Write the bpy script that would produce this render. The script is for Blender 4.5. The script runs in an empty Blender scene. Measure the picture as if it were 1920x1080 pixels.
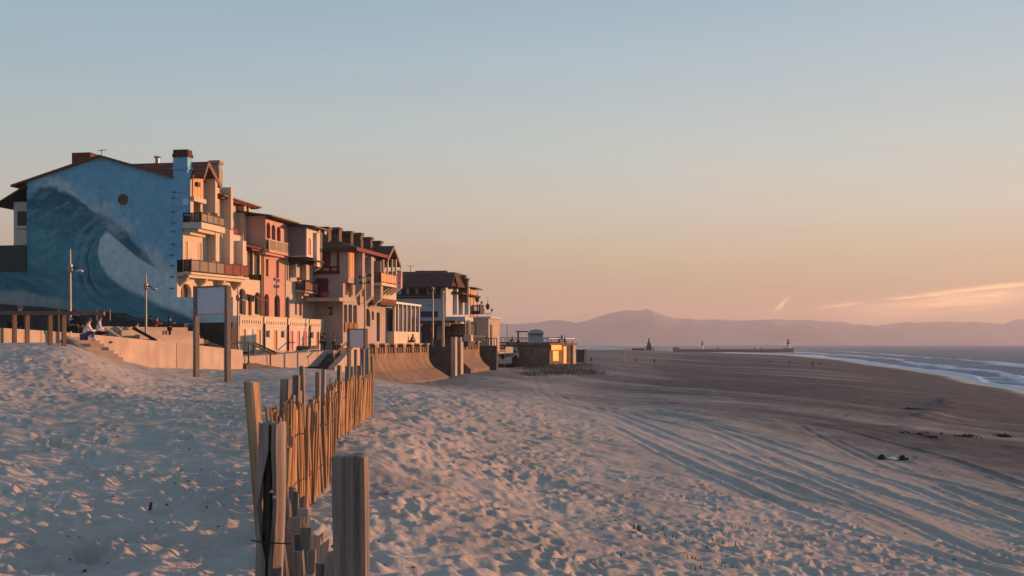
import bpy, math, random
import numpy as np
from math import radians, sin, cos, atan, atan2, pi, sqrt, hypot
random.seed(7)
S = bpy.context.scene
COL = S.collection
# ------------------------------------------------------------------ camera, sky, sun, exposure
F, CX, HY, EYE = 2200.0, 960.0, 643.0, 8.0          # focal length in photo pixels, centre column, horizon row, eye height over the sea
cam_d = bpy.data.cameras.new('camera'); cam = bpy.data.objects.new('camera', cam_d); COL.objects.link(cam)
cam.location = (0, 0, EYE); cam.rotation_euler = (pi/2, 0, 0)
cam_d.sensor_width = 36; cam_d.lens = 36*F/1920; cam_d.shift_y = (HY-540)/1920
cam_d.clip_start = 0.1; cam_d.clip_end = 30000
S.camera = cam
SUN_AZ, SUN_EL = radians(70), radians(3.6)           # azimuth clockwise from the view direction
W_ = bpy.data.worlds.new('World'); S.world = W_; W_.use_nodes = True
def world():
    nt = W_.node_tree; nt.nodes.clear(); N = nt.nodes.new; L = nt.links.new
    def M(op, a, b=None, c=None, clamp=False):
        n = N('ShaderNodeMath'); n.operation = op; n.use_clamp = clamp
        for i, v in enumerate((a, b, c)):
            if v is None: continue
            if isinstance(v, (int, float)): n.inputs[i].default_value = v
            else: L(v, n.inputs[i])
        return n.outputs[0]
    def mixc(f, a, b, bt='MIX'):
        n = N('ShaderNodeMix'); n.data_type = 'RGBA'; n.blend_type = bt
        for i, v in ((0, f), (6, a), (7, b)):
            if isinstance(v, (int, float)): n.inputs[i].default_value = v
            elif isinstance(v, tuple): n.inputs[i].default_value = v
            else: L(v, n.inputs[i])
        return n.outputs[2]
    def ramp(v, pts):
        r = N('ShaderNodeValToRGB'); e = r.color_ramp.elements; r.color_ramp.interpolation = 'B_SPLINE' if len(pts) < 0 else 'LINEAR'
        while len(e) < len(pts): e.new(0.5)
        for k, (p, c) in zip(e, pts): k.position = p; k.color = (*c, 1)
        L(v, r.inputs[0]); return r.outputs[0]
    out = N('ShaderNodeOutputWorld'); bg = N('ShaderNodeBackground')
    sky = N('ShaderNodeTexSky'); sky.sky_type = 'NISHITA'; sky.sun_disc = False
    sky.sun_elevation = SUN_EL; sky.sun_rotation = SUN_AZ
    sky.altitude = 0; sky.air_density = 1.0; sky.dust_density = 1.2; sky.ozone_density = 1.5
    tc = N('ShaderNodeTexCoord'); sep = N('ShaderNodeSeparateXYZ'); L(tc.outputs['Generated'], sep.inputs[0])
    x, y, z = sep.outputs
    el = M('MULTIPLY', M('ARCSINE', z), 57.29578)                       # elevation in degrees
    az = M('MULTIPLY', M('ARCTAN2', x, y), 57.29578)                    # azimuth from the view direction
    hl = M('SQRT', M('MAXIMUM', M('SUBTRACT', 1.0, M('MULTIPLY', z, z)), 1e-4))
    cs = M('DIVIDE', M('ADD', M('MULTIPLY', x, sin(SUN_AZ)), M('MULTIPLY', y, cos(SUN_AZ))), hl)
    p = M('POWER', M('DIVIDE', M('MAXIMUM', el, 0.0), 90.0, clamp=True), 0.5)
    q = lambda d: sqrt(d/90)
    away = ramp(p, [(0, (.27,.185,.155)), (q(1.6), (.34,.24,.175)), (q(4.2), (.46,.39,.29)), (q(6.5), (.51,.49,.43)), (q(9.5), (.44,.52,.515)), (q(13), (.35,.485,.555)), (q(18), (.27,.42,.55)), (q(40), (.22,.35,.50)), (1, (.19,.31,.46))])
    near = ramp(p, [(0, (.38,.21,.15)), (q(1.6), (.50,.29,.175)), (q(4.2), (.66,.50,.33)), (q(6.5), (.68,.61,.50)), (q(9.5), (.60,.63,.59)), (q(13), (.49,.58,.62)), (q(18), (.35,.49,.61)), (q(40), (.25,.37,.52)), (1, (.19,.31,.46))])
    wz = N('ShaderNodeMapRange'); wz.interpolation_type = 'SMOOTHSTEP'; wz.inputs[1].default_value = -0.25; wz.inputs[2].default_value = 0.95; L(cs, wz.inputs[0])
    base = mixc(wz.outputs[0], away, near)
    anti = ramp(p, [(0, (.14,.13,.17)), (q(4), (.18,.16,.20)), (q(9), (.19,.20,.26)), (q(18), (.21,.28,.38)), (q(40), (.20,.31,.45)), (1, (.19,.31,.46))])
    wa = N('ShaderNodeMapRange'); wa.interpolation_type = 'SMOOTHSTEP'; wa.inputs[1].default_value = -0.1; wa.inputs[2].default_value = -0.75; L(cs, wa.inputs[0])
    base = mixc(wa.outputs[0], base, anti)
    nis = mixc(1.0, sky.outputs[0], (.1, .1, .1, 1), 'MULTIPLY')
    base = mixc(0.12, base, nis)
    # thin cloud streaks low over the sea
    cv = N('ShaderNodeCombineXYZ'); L(M('MULTIPLY', az, 0.16), cv.inputs[0]); L(M('MULTIPLY', M('SUBTRACT', el, M('MULTIPLY', az, 0.075)), 2.3), cv.inputs[1])
    nz = N('ShaderNodeTexNoise'); nz.inputs['Scale'].default_value = 1.0; nz.inputs['Detail'].default_value = 7; nz.inputs['Roughness'].default_value = .62; L(cv.outputs[0], nz.inputs['Vector'])
    def gauss(v, c, w): d = M('DIVIDE', M('SUBTRACT', v, c), w); return M('EXPONENT', M('MULTIPLY', M('MULTIPLY', d, d), -1.0))
    nf = M('MULTIPLY', M('SUBTRACT', nz.outputs[0], 0.36), 3.2, clamp=True)
    def streak(a0, e0, slope, w, amp, fade):
        line = M('ADD', M('MULTIPLY', M('SUBTRACT', az, a0), slope), e0)
        m = M('MULTIPLY', gauss(el, line, w), M('MULTIPLY', M('SUBTRACT', az, a0), 1/fade, clamp=True))
        return M('MULTIPLY', m, amp)
    up = M('MULTIPLY', nf, streak(14.3, 1.62, 0.112, 0.095, 1.1, 2.5))
    lo = M('MULTIPLY', nf, streak(14.5, 1.30, 0.100, 0.42, 1.0, 5.0))
    blob = M('MULTIPLY', gauss(M('SUBTRACT', el, M('MULTIPLY', M('SUBTRACT', az, 12.95), 0.9)), 1.83, 0.13), gauss(az, 12.95, 0.26))
    blob = M('MULTIPLY', blob, M('ADD', M('MULTIPLY', nf, 0.55), 0.4))
    cl = M('MINIMUM', M('ADD', M('ADD', up, lo), blob), 1.0)
    base = mixc(cl, base, (1.40, .75, .38, 1))
    # very faint high haze bands
    cv2 = N('ShaderNodeCombineXYZ'); L(M('MULTIPLY', az, 0.03), cv2.inputs[0]); L(M('MULTIPLY', el, 0.35), cv2.inputs[1])
    nz2 = N('ShaderNodeTexNoise'); nz2.inputs['Scale'].default_value = 1.0; nz2.inputs['Detail'].default_value = 4; L(cv2.outputs[0], nz2.inputs['Vector'])
    k = M('ADD', M('MULTIPLY', nz2.outputs[0], 0.12), 0.94)
    kc = N('ShaderNodeCombineXYZ'); [L(k, kc.inputs[i]) for i in range(3)]
    base = mixc(1.0, base, kc.outputs[0], 'MULTIPLY')
    L(base, bg.inputs[0]); bg.inputs[1].default_value = 0.56
    L(bg.outputs[0], out.inputs[0])
world()
sun_d = bpy.data.lights.new('sun', 'SUN'); sun_d.energy = 4.9; sun_d.angle = radians(0.6); sun_d.color = (1, 0.435, 0.195)
sun = bpy.data.objects.new('sun', sun_d); COL.objects.link(sun); sun.location = (60, 20, 60)
sun.rotation_euler = (pi/2-SUN_EL, 0, -SUN_AZ+pi)     # set exactly below
from mathutils import Vector
sdir = Vector((sin(SUN_AZ)*cos(SUN_EL), cos(SUN_AZ)*cos(SUN_EL), sin(SUN_EL)))
sun.rotation_euler = sdir.to_track_quat('Z', 'Y').to_euler()
vs = S.view_settings; vs.view_transform = 'Standard'; vs.look = 'None'; vs.exposure = 0.95; vs.gamma = 1.0; vs.use_curve_mapping = False
# ------------------------------------------------------------------ street frame: o = towards the sea, t = along the promenade, z over the eye
A = A0 = atan(390/F); ca, sa = cos(A), sin(A)
A2 = A0+radians(9)                                       # the lower fronts of the first houses run at a slightly different angle
def set_frame(a):
    global A, ca, sa
    A = a; ca, sa = cos(A), sin(A)
def uu(px): return (px-CX)/F
def on_o(px, py, o):                                   # where a sight line meets the upright plane o -> t, z
    Y = o/(ca*uu(px)-sa); return Y*(sa*uu(px)+ca), (HY-py)*Y/F
def on_t(px, py, t):                                   # the same for a plane across the street -> o, z
    Y = t/(sa*uu(px)+ca); return Y*(ca*uu(px)-sa), (HY-py)*Y/F
def at_Y(px, py, Y):                                   # point at a depth -> o, t, z
    X = uu(px)*Y; return X*ca-Y*sa, X*sa+Y*ca, (HY-py)*Y/F
def world_of(o, t, z=0): return Vector((o*ca+t*sa, -o*sa+t*ca, z+EYE))
def street_of(X, Y): return X*ca-Y*sa, X*sa+Y*ca

# ------------------------------------------------------------------ materials
def mat(name, col, rough=.8, var=.12, scale=3.0, bump=.0, bscale=40.0, metal=0.0, stain=None, emis=None, spec=.3, stretch=None, coat=0):
    m = bpy.data.materials.new(name); m.use_nodes = True; nt = m.node_tree; N = nt.nodes.new; L = nt.links.new
    b = nt.nodes['Principled BSDF']; b.inputs['Roughness'].default_value = rough; b.inputs['Metallic'].default_value = metal
    b.inputs['Specular IOR Level'].default_value = spec
    tc = N('ShaderNodeTexCoord'); mp = N('ShaderNodeMapping'); L(tc.outputs['Object'], mp.inputs[0])
    if stretch: mp.inputs['Scale'].default_value = stretch
    nz = N('ShaderNodeTexNoise'); nz.inputs['Scale'].default_value = scale; nz.inputs['Detail'].default_value = 6; nz.inputs['Roughness'].default_value = .6
    L(mp.outputs[0], nz.inputs['Vector'])
    mr = N('ShaderNodeMapRange'); mr.inputs[1].default_value = .25; mr.inputs[2].default_value = .75; mr.inputs[3].default_value = 1-var*1.5; mr.inputs[4].default_value = 1+var
    L(nz.outputs[0], mr.inputs[0])
    mx = N('ShaderNodeMix'); mx.data_type = 'RGBA'; mx.blend_type = 'MULTIPLY'; mx.inputs[0].default_value = 1; mx.inputs[6].default_value = (*col, 1)
    L(mr.outputs[0], mx.inputs[7]); c = mx.outputs[2]
    oi = N('ShaderNodeObjectInfo'); mo_ = N('ShaderNodeMapRange'); mo_.inputs[3].default_value = .86; mo_.inputs[4].default_value = 1.10; L(oi.outputs['Random'], mo_.inputs[0]); mz = N('ShaderNodeMix'); mz.data_type = 'RGBA'; mz.blend_type = 'MULTIPLY'; mz.inputs[0].default_value = 1; L(c, mz.inputs[6]); L(mo_.outputs[0], mz.inputs[7]); c = mz.outputs[2]
    if stain:
        n2 = N('ShaderNodeTexNoise'); n2.inputs['Scale'].default_value = stain[1]; n2.inputs['Detail'].default_value = 5
        mp2 = N('ShaderNodeMapping'); mp2.inputs['Scale'].default_value = (1, 1, stain[3] if len(stain) > 3 else .35); L(tc.outputs['Object'], mp2.inputs[0]); L(mp2.outputs[0], n2.inputs['Vector'])
        r2 = N('ShaderNodeMapRange'); r2.inputs[1].default_value = .48; r2.inputs[2].default_value = .72; r2.inputs[4].default_value = stain[2]; L(n2.outputs[0], r2.inputs[0])
        m2 = N('ShaderNodeMix'); m2.data_type = 'RGBA'; L(r2.outputs[0], m2.inputs[0]); L(c, m2.inputs[6]); m2.inputs[7].default_value = (*stain[0], 1); c = m2.outputs[2]
    L(c, b.inputs['Base Color'])
    if bump:
        n3 = N('ShaderNodeTexNoise'); n3.inputs['Scale'].default_value = bscale; n3.inputs['Detail'].default_value = 5; L(mp.outputs[0], n3.inputs['Vector'])
        bp = N('ShaderNodeBump'); bp.inputs['Strength'].default_value = min(1, bump); bp.inputs['Distance'].default_value = .02; L(n3.outputs[0], bp.inputs['Height']); L(bp.outputs[0], b.inputs['Normal'])
    if emis: b.inputs['Emission Color'].default_value = (*emis[0], 1); b.inputs['Emission Strength'].default_value = emis[1]
    return m
def tile_mat(name, col):
    m = mat(name, col, .85, .35, 5.0); nt = m.node_tree; N = nt.nodes.new; L = nt.links.new; b = nt.nodes['Principled BSDF']
    tc = N('ShaderNodeTexCoord'); w = N('ShaderNodeTexWave'); w.wave_type = 'BANDS'; w.bands_direction = 'Y'; w.inputs['Scale'].default_value = 1.6; w.inputs['Distortion'].default_value = .6
    L(tc.outputs['Object'], w.inputs['Vector']); bp = N('ShaderNodeBump'); bp.inputs['Distance'].default_value = .06; bp.inputs['Strength'].default_value = .8
    L(w.outputs[1], bp.inputs['Height']); L(bp.outputs[0], b.inputs['Normal']); return m
def wood_mat(name, col, dark, scale=1.0, spread=(.42, 1.25)):
    m = bpy.data.materials.new(name); m.use_nodes = True; nt = m.node_tree; N = nt.nodes.new; L = nt.links.new; b = nt.nodes['Principled BSDF']
    b.inputs['Roughness'].default_value = .75; b.inputs['Specular IOR Level'].default_value = .25
    tc = N('ShaderNodeTexCoord'); oi = N('ShaderNodeObjectInfo'); mp = N('ShaderNodeMapping'); mp.inputs['Scale'].default_value = (34*scale, 34*scale, 1.6*scale)
    L(tc.outputs['Object'], mp.inputs[0]); va = N('ShaderNodeVectorMath'); L(mp.outputs[0], va.inputs[0])
    cm = N('ShaderNodeCombineXYZ'); mu = N('ShaderNodeMath'); mu.operation = 'MULTIPLY'; mu.inputs[1].default_value = 57; L(oi.outputs['Random'], mu.inputs[0]); [L(mu.outputs[0], cm.inputs[i]) for i in range(3)]; L(cm.outputs[0], va.inputs[1])
    nz = N('ShaderNodeTexNoise'); nz.inputs['Scale'].default_value = 1; nz.inputs['Detail'].default_value = 7; nz.inputs['Roughness'].default_value = .65; L(va.outputs[0], nz.inputs['Vector'])
    rp = N('ShaderNodeValToRGB'); e = rp.color_ramp.elements; e[0].position = .32; e[0].color = (*dark, 1); e[1].position = .62; e[1].color = (*col, 1); L(nz.outputs[0], rp.inputs[0])
    mr = N('ShaderNodeMapRange'); mr.inputs[3].default_value = spread[0]; mr.inputs[4].default_value = spread[1]; L(oi.outputs['Random'], mr.inputs[0])
    mx = N('ShaderNodeMix'); mx.data_type = 'RGBA'; mx.blend_type = 'MULTIPLY'; mx.inputs[0].default_value = 1; L(rp.outputs[0], mx.inputs[6]); L(mr.outputs[0], mx.inputs[7]); L(mx.outputs[2], b.inputs['Base Color'])
    bp = N('ShaderNodeBump'); bp.inputs['Distance'].default_value = .012; bp.inputs['Strength'].default_value = .9; L(nz.outputs[0], bp.inputs['Height']); L(bp.outputs[0], b.inputs['Normal'])
    return m
M = dict(
 cream=mat('cream_render', (.52,.455,.365), .9, .07, 1.2, .25, 30, stain=((.42,.33,.25), .8, .35)),
 pink=mat('pink_render', (.53,.325,.28), .9, .07, 1.2, .25, 30, stain=((.42,.25,.2), .8, .35)),
 white=mat('white_render', (.52,.48,.43), .9, .06, 1.2, .2, 30, stain=((.4,.36,.32), .8, .4)),
 greywall=mat('grey_render', (.33,.29,.25), .9, .08, 1.2, .2, 30, stain=((.28,.24,.2), .7, .4)),
 bluewhite=mat('pale_blue_render', (.40,.45,.49), .9, .06, 1.2, .2, 30, stain=((.32,.34,.36), .7, .4)),
 roof=tile_mat('terracotta_roof', (.17,.06,.04)), roofdark=tile_mat('old_dark_roof', (.08,.04,.033)),
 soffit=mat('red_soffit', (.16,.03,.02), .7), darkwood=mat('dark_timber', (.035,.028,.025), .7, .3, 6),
 darkgreen=mat('dark_green_paint', (.03,.045,.045), .6), burgundy=mat('burgundy_paint', (.10,.010,.028), .5, .15),
 greypanel=mat('grey_balcony_panel', (.20,.18,.15), .7), redpanel=mat('red_balcony_panel', (.16,.03,.025), .7, .2),
 orange=mat('ochre_sunlit_paint', (.60,.33,.17), .7), ochre=mat('ochre_door', (.45,.25,.10), .7), brown=mat('brown_door', (.22,.10,.05), .7),
 pinkdoor=mat('pink_door', (.65,.25,.22), .7), whitepaint=mat('white_paint', (.66,.61,.54), .6, .05), creamdoor=mat('cream_shutter', (.50,.38,.24), .7),
 glass=mat('window_glass', (.035,.035,.04), .12, .2, 1, spec=.6), curtain=mat('curtain', (.6,.55,.48), .9),
 concrete=mat('concrete', (.37,.31,.26), .9, .13, .9, .35, 25, stain=((.27,.21,.17), 1.3, .5)),
 oldconcrete=mat('old_sea_wall_concrete', (.22,.155,.115), .95, .2, .8, .5, 14, stain=((.10,.07,.05), .6, .75)),
 darkconcrete=mat('dark_concrete', (.085,.075,.07), .95, .3, 1, .4, 14),  # plain dark concrete, tone varied by noise
 bunker=mat('bunker_concrete', (.20,.135,.095), .95, .3, .9, .6, 10, stain=((.08,.055,.04), .9, .8, .6)),
 hotelwall=mat('hotel_grey_white_render', (.37,.33,.31), .9, .07, 1.2, .2, 30, stain=((.25,.2,.17), .8, .4)),
 coolgrey=mat('cool_grey_facing', (.17,.17,.185), .8, .12, 2),
 paving=mat('paving', (.32,.27,.23), .9, .12, 2),
 railwood=mat('weathered_rail_timber', (.20,.13,.09), .8, .25, 4, stretch=(1,1,.2)), darkmetal=mat('dark_metal', (.03,.03,.032), .5),
 galv=mat('galvanised_steel', (.42,.40,.38), .42, .1, 3, metal=.75), lampmetal=mat('painted_lamp_post', (.27,.24,.21), .45, .1, metal=.3),
 signpanel=mat('sky_tinted_sign_panel', (.47,.59,.72), .55, .05), signpost=mat('grey_timber_post', (.17,.145,.125), .8, .3, 5, stretch=(6,6,.5)),  # sky reflection on the boards is put into the panel's blue
 signred=mat('sign_red', (.30,.02,.03), .5), signwhite=mat('sign_white', (.75,.73,.7), .5), hotelpink=mat('hotel_sign_pink', (.72,.50,.48), .6), hotelred=mat('hotel_letter_red', (.32,.015,.03), .5),
 black=mat('black_cloth', (.018,.017,.02), .9), navy=mat('navy_cloth', (.03,.04,.09), .9), whitecloth=mat('white_cloth', (.66,.58,.58), .9), denim=mat('denim', (.05,.075,.15), .9),
 greycloth=mat('grey_cloth', (.16,.15,.17), .9), redcloth=mat('red_cloth', (.25,.04,.05), .9), brownhair=mat('brown_hair', (.06,.03,.018), .7), skin=mat('skin', (.45,.26,.18), .6), bluecloth=mat('blue_cloth', (.05,.12,.35), .8),
 rock=mat('jetty_concrete', (.13,.09,.07), .95, .3, .2), lightwhite=mat('lighthouse_white', (.6,.55,.5), .8), lightred=mat('lighthouse_red', (.32,.06,.04), .7), pole=mat('orange_pole', (.62,.26,.12), .6),
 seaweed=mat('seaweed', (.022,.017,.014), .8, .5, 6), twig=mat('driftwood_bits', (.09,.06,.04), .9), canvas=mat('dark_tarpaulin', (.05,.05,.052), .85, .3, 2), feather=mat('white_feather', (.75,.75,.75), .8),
 sunglint=mat('painted_glint_pane', (.50,.27,.075), .55, .35, 3, metal=.35), sunpanel=mat('sunlit_sign_orange', (.75,.30,.12), .7), kiosk=mat('kiosk_blue_grey', (.36,.44,.50), .6), mast=mat('mast', (.1,.09,.09), .6),
 hill=mat('haze_paled_scrub', (.20,.20,.215), 1, .4, .004),  # part of the distance haze is put into this pale colour
)
def wood_posts(): pass
M['picket'] = wood_mat('chestnut_picket', (.47,.29,.155), (.17,.09,.045), 1.0, (.66, 1.2)); M['post'] = wood_mat('weathered_post', (.33,.235,.165), (.08,.055,.04), .55, (.85, 1.12))
M['litpost'] = wood_mat('sunlit_tone_post', (.46,.31,.18), (.16,.10,.06), .5, (.95, 1.1)); M['oldpost'] = wood_mat('old_grey_post', (.30,.265,.24), (.085,.072,.063), .5, (.8, 1.12))  # the tall post's wood is brightened to look sunlit

# ------------------------------------------------------------------ mesh builder and scene graph helpers
class MB:
    def __init__(s): s.v = []; s.f = []; s.m = []; s.sm = []
    def add(s, vs, fs, mi=0, sm=False):
        b = len(s.v); s.v += [tuple(p) for p in vs]; s.f += [tuple(b+i for i in f) for f in fs]; s.m += [mi]*len(fs); s.sm += [sm]*len(fs); return s
    def box(s, x0, x1, y0, y1, z0, z1, mi=0):
        return s.add([(x0,y0,z0),(x1,y0,z0),(x1,y1,z0),(x0,y1,z0),(x0,y0,z1),(x1,y0,z1),(x1,y1,z1),(x0,y1,z1)],
              [(0,3,2,1),(4,5,6,7),(0,1,5,4),(1,2,6,5),(2,3,7,6),(3,0,4,7)], mi)
    def prism(s, poly, axis, a, b, mi=0):               # polygon in the two other axes, extruded along axis
        n = len(poly); P = []
        for c in (a, b):
            for (p, q) in poly: P.append({'o': (c,p,q), 't': (p,c,q), 'z': (p,q,c)}[axis])
        return s.add(P, [tuple(range(n))[::-1], tuple(range(n, 2*n))] + [(i, (i+1) % n, n+(i+1) % n, n+i) for i in range(n)], mi)
    def tube(s, pts, rad, n=8, mi=0, cap=True):
        pts = [Vector(p) for p in pts]; rad = rad if isinstance(rad, (list, tuple)) else [rad]*len(pts); P = []
        for i, p in enumerate(pts):
            d = (pts[min(i+1, len(pts)-1)]-pts[max(i-1, 0)]).normalized(); a = Vector((1,0,0)) if abs(d.x) < .8 else Vector((0,1,0))
            u = d.cross(a).normalized(); w = d.cross(u)
            P += [p+(u*cos(2*pi*k/n)+w*sin(2*pi*k/n))*rad[i] for k in range(n)]
        fs = [(i*n+k, i*n+(k+1) % n, (i+1)*n+(k+1) % n, (i+1)*n+k) for i in range(len(pts)-1) for k in range(n)]
        s.add(P, fs, mi, True)
        if cap: s.add(P[:n], [tuple(range(n))[::-1]], mi); s.add(P[-n:], [tuple(range(n))], mi)
        return s
    def lathe(s, c, prof, n=12, mi=0): return s.tube([(c[0], c[1], c[2]+z) for r, z in prof], [max(r, .001) for r, z in prof], n, mi)
    def ell(s, c, r, n=10, m=7, mi=0):
        P = []; 
        for i in range(m+1):
            th = pi*i/m
            P += [(c[0]+r[0]*sin(th)*cos(2*pi*k/n), c[1]+r[1]*sin(th)*sin(2*pi*k/n), c[2]+r[2]*cos(th)) for k in range(n)]
        return s.add(P, [(i*n+k, (i+1)*n+k, (i+1)*n+(k+1) % n, i*n+(k+1) % n) for i in range(m) for k in range(n)], mi, True)
    def slab(s, a, b, c, d, th, mi=0):                  # four corners, thickness downwards
        P = [Vector(p) for p in (a, b, c, d)]; Q = [p-Vector((0, 0, th)) for p in P]
        return s.add(P+Q, [(0,1,2,3),(7,6,5,4)]+[(i, i+4, (i+1) % 4+4, (i+1) % 4) for i in range(4)], mi)
    def build(s, name, mats, parent=None, base=None):
        me = bpy.data.meshes.new(name)
        turn = 0.0
        if base is None:
            base = BASE.get(parent.name, (0,0,0)) if parent else (0,0,0)
            if parent and parent.name in ROOTS: base = (*street_of(parent.location.x, parent.location.y), parent.location.z-EYE); turn = ROOTS[parent.name]-A
        me.from_pydata([(p[0]-base[0], p[1]-base[1], p[2]-base[2]) for p in s.v], [], s.f)
        for m in (mats if isinstance(mats, (list, tuple)) else [mats]): me.materials.append(M[m] if isinstance(m, str) else m)
        me.polygons.foreach_set('material_index', s.m); me.polygons.foreach_set('use_smooth', s.sm); me.update()
        o = bpy.data.objects.new(name, me); COL.objects.link(o)
        if parent: o.parent = parent; BASE[o.name] = base; o.rotation_euler.z = turn
        return o
BASE = {}; ROOTS = {}
def tag(o, label=None, cat=None, group=None, kind=None):
    for k, v in (('label', label), ('category', cat), ('group', group), ('kind', kind)):
        if v: o[k] = v
    return o
def thing(name, label, cat, base, group=None, street=True, rz=0.0):
    e = bpy.data.objects.new(name, None); COL.objects.link(e); e.empty_display_size = .3
    if street: e.location = world_of(*base); e.rotation_euler = (0, 0, -A+rz); BASE[e.name] = base; ROOTS[e.name] = A
    else: e.location = base; e.rotation_euler = (0, 0, rz); BASE[e.name] = (0, 0, 0)
    return tag(e, label, cat, group)
def child(mesh_obj_name, data, parent, loc=(0,0,0), rot=(0,0,0), scale=(1,1,1)):    # shares mesh data
    o = bpy.data.objects.new(mesh_obj_name, data); COL.objects.link(o); o.parent = parent; o.location = loc; o.rotation_euler = rot; o.scale = scale; return o
def copy_thing(root, loc, rz, label, group=None):
    r = root.copy(); COL.objects.link(r); r.location = loc; r.rotation_euler = (0, 0, rz); r['label'] = label
    if group: r['group'] = group
    for ch in list(root.children):
        c = ch.copy(); COL.objects.link(c); c.parent = r
        for g in ch.children:
            d = g.copy(); COL.objects.link(d); d.parent = c
    return r

# ------------------------------------------------------------------ noise
def _h(ix, iy, s):
    n = (ix.astype(np.int64)*374761393 + iy.astype(np.int64)*668265263 + s*1442695041) & 0xffffffff
    n = ((n ^ (n >> 13))*1274126177) & 0xffffffff; n ^= n >> 16
    return (n & 0xffff)/65535.0
def vnoise(x, y, s=0):
    ix = np.floor(x); iy = np.floor(y); fx = x-ix; fy = y-iy; fx = fx*fx*fx*(fx*(fx*6-15)+10); fy = fy*fy*fy*(fy*(fy*6-15)+10)
    a = _h(ix, iy, s); b = _h(ix+1, iy, s); c = _h(ix, iy+1, s); d = _h(ix+1, iy+1, s)
    return (a+(b-a)*fx)*(1-fy)+(c+(d-c)*fx)*fy
def fbm(x, y, s=0, o=4, g=.5):
    r = np.zeros_like(x); a = 1; t = 0
    for i in range(o): r += a*(vnoise(x*2**i+17.3*i, y*2**i-9.1*i, s+i)-.5); t += a; a *= g
    return r/t*2
def pits(x, y, cell, rmin, rmax, seed, keep=.8, asp=1.6):
    gx = np.floor(x/cell); gy = np.floor(y/cell); out = np.zeros_like(x)
    for dx in (-1, 0, 1):
        for dy in (-1, 0, 1):
            cx = gx+dx; cy = gy+dy
            px = (cx+.15+.7*_h(cx, cy, seed))*cell; py = (cy+.15+.7*_h(cx, cy, seed+1))*cell; th = _h(cx, cy, seed+2)*pi
            r = rmin+(rmax-rmin)*_h(cx, cy, seed+3); on = (_h(cx, cy, seed+4) < keep)*(0.45+.55*_h(cx, cy, seed+5))
            ex = x-px; ey = y-py; c = np.cos(th); s = np.sin(th); a = (ex*c+ey*s)/(r*asp); b = (-ex*s+ey*c)/r; q = a*a+b*b
            out += on*(-np.clip(1-q, 0, 1)**2*1.0 + .45*np.exp(-((np.sqrt(q)-1.25)/.32)**2))
    return out

# ------------------------------------------------------------------ the beach: a smooth surface through levelled points, then relief
CTRL = []
def cp(px, py, z=None, Y=None):
    if Y is None: Y = z*F/(HY-py)
    if z is None: z = (HY-py)*Y/F
    CTRL.append((px, math.log(Y), z))
for px, z in ((-700,-1.45),(0,-1.5),(500,-1.5),(960,-1.55),(1500,-1.75),(1920,-2.0),(2700,-2.4)): CTRL.append((px, math.log(3.5), z))
for a in ((0,1080,-1.55),(460,1080,-1.52),(800,1080,-1.72),(1200,1080,-2.05),(1920,1080,-2.85),(590,948,-1.6),(0,900,-1.48),(300,900,-1.53),(0,760,-1.15),(300,760,-1.38),(500,760,-1.5),
          (800,760,-2.05),(900,760,-2.6),(800,900,-1.85),(620,850,-1.64),(660,815,-1.66),(690,780,-1.82),(700,745,-2.05),(900,850,-2.35),(1100,850,-2.9),(1300,850,-3.4),(1500,850,-3.9),(1800,850,-4.7),(1900,900,-4.3),(1920,980,-3.6),
          (1600,980,-2.95),(1200,950,-2.5),(1900,800,-6.1),(1700,800,-5.3),(1100,720,-4.5),(1100,760,-4.1),(1300,760,-4.35),(1500,760,-4.9),(1300,690,-5.4),(1523,690,-5.7),(1000,730,-4.0),(950,690,-3.9),
          (1750,720,-6.9),(1650,700,-6.9),(1850,745,-6.9),(1480,665,-8.0),(1600,676,-8.0),(1700,690,-8.0),(1800,703,-8.0),(1900,726,-8.0),(2050,760,-8.0),(2400,830,-8.0)): cp(a[0], a[1], a[2])
for a in ((0,680,40,None),(0,641,51.5,None),(100,645,54.5,None),(215,672,62,None),(130,639,54.0,None),(185,668,57.0,None),(330,690,73,None),(368,706,62,None),(430,715,60,None),(455,691,80.5,None),(250,720,45,None),(560,690,98,None),(620,693,103,None),
          (700,712,106,None),(760,715,119,None),(815,711,130,None),(850,692,150,None),(900,687,165,None),(1000,683,200,None),(1080,680,205,None),(1060,684,185,None),(1100,655.5,730,None),(1216,657,720,None),(1270,660,800,None),(1000,653,700,None),
          (1345,663.5,760,None),(1340,660.6,1000,None),(1400,662.6,900,None),(1440,663.9,842,None)): cp(a[0], a[1], None, a[2])
for px, Y, z in ((150,75,-1.0),(350,95,-2.0),(520,125,-3),(680,150,-4),(800,200,-4.5),(880,300,-4.5),(-300,46,.1),(-700,36,.3),(-300,120,-1),(-700,300,-1),(300,300,-4),(700,900,-4),(300,2000,-5),(1000,2000,-8.6),(1270,1100,-8.5),
              (1480,900,-9.0),(1400,1050,-9.2),(1340,1200,-9.2),(1600,620,-9.0),(1700,430,-9.2),(1800,335,-9.2),(1900,240,-9.2),(2050,190,-9.2),(2400,140,-9.2),(2700,110,-9.4),(1900,500,-11),(1500,2000,-12),(2500,500,-12),(2700,60,-6.5),(2400,60,-5.6),(2700,20,-4)): CTRL.append((px, math.log(Y), z))
CT = np.array(CTRL); _cx = CT[:,0]/330.0; _cy = CT[:,1]*1.35
def _k(d2): return np.where(d2 > 1e-12, d2*np.log(d2+1e-20)*.5, 0)
_n = len(CT); _Am = np.zeros((_n+3, _n+3)); _Am[:_n,:_n] = _k((_cx[:,None]-_cx[None])**2+(_cy[:,None]-_cy[None])**2) + np.eye(_n)*.02
_Am[:_n,_n] = 1; _Am[:_n,_n+1] = _cx; _Am[:_n,_n+2] = _cy; _Am[_n:,:_n] = _Am[:_n,_n:].T
_w = np.linalg.solve(_Am, np.r_[CT[:,2], 0, 0, 0])
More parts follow.
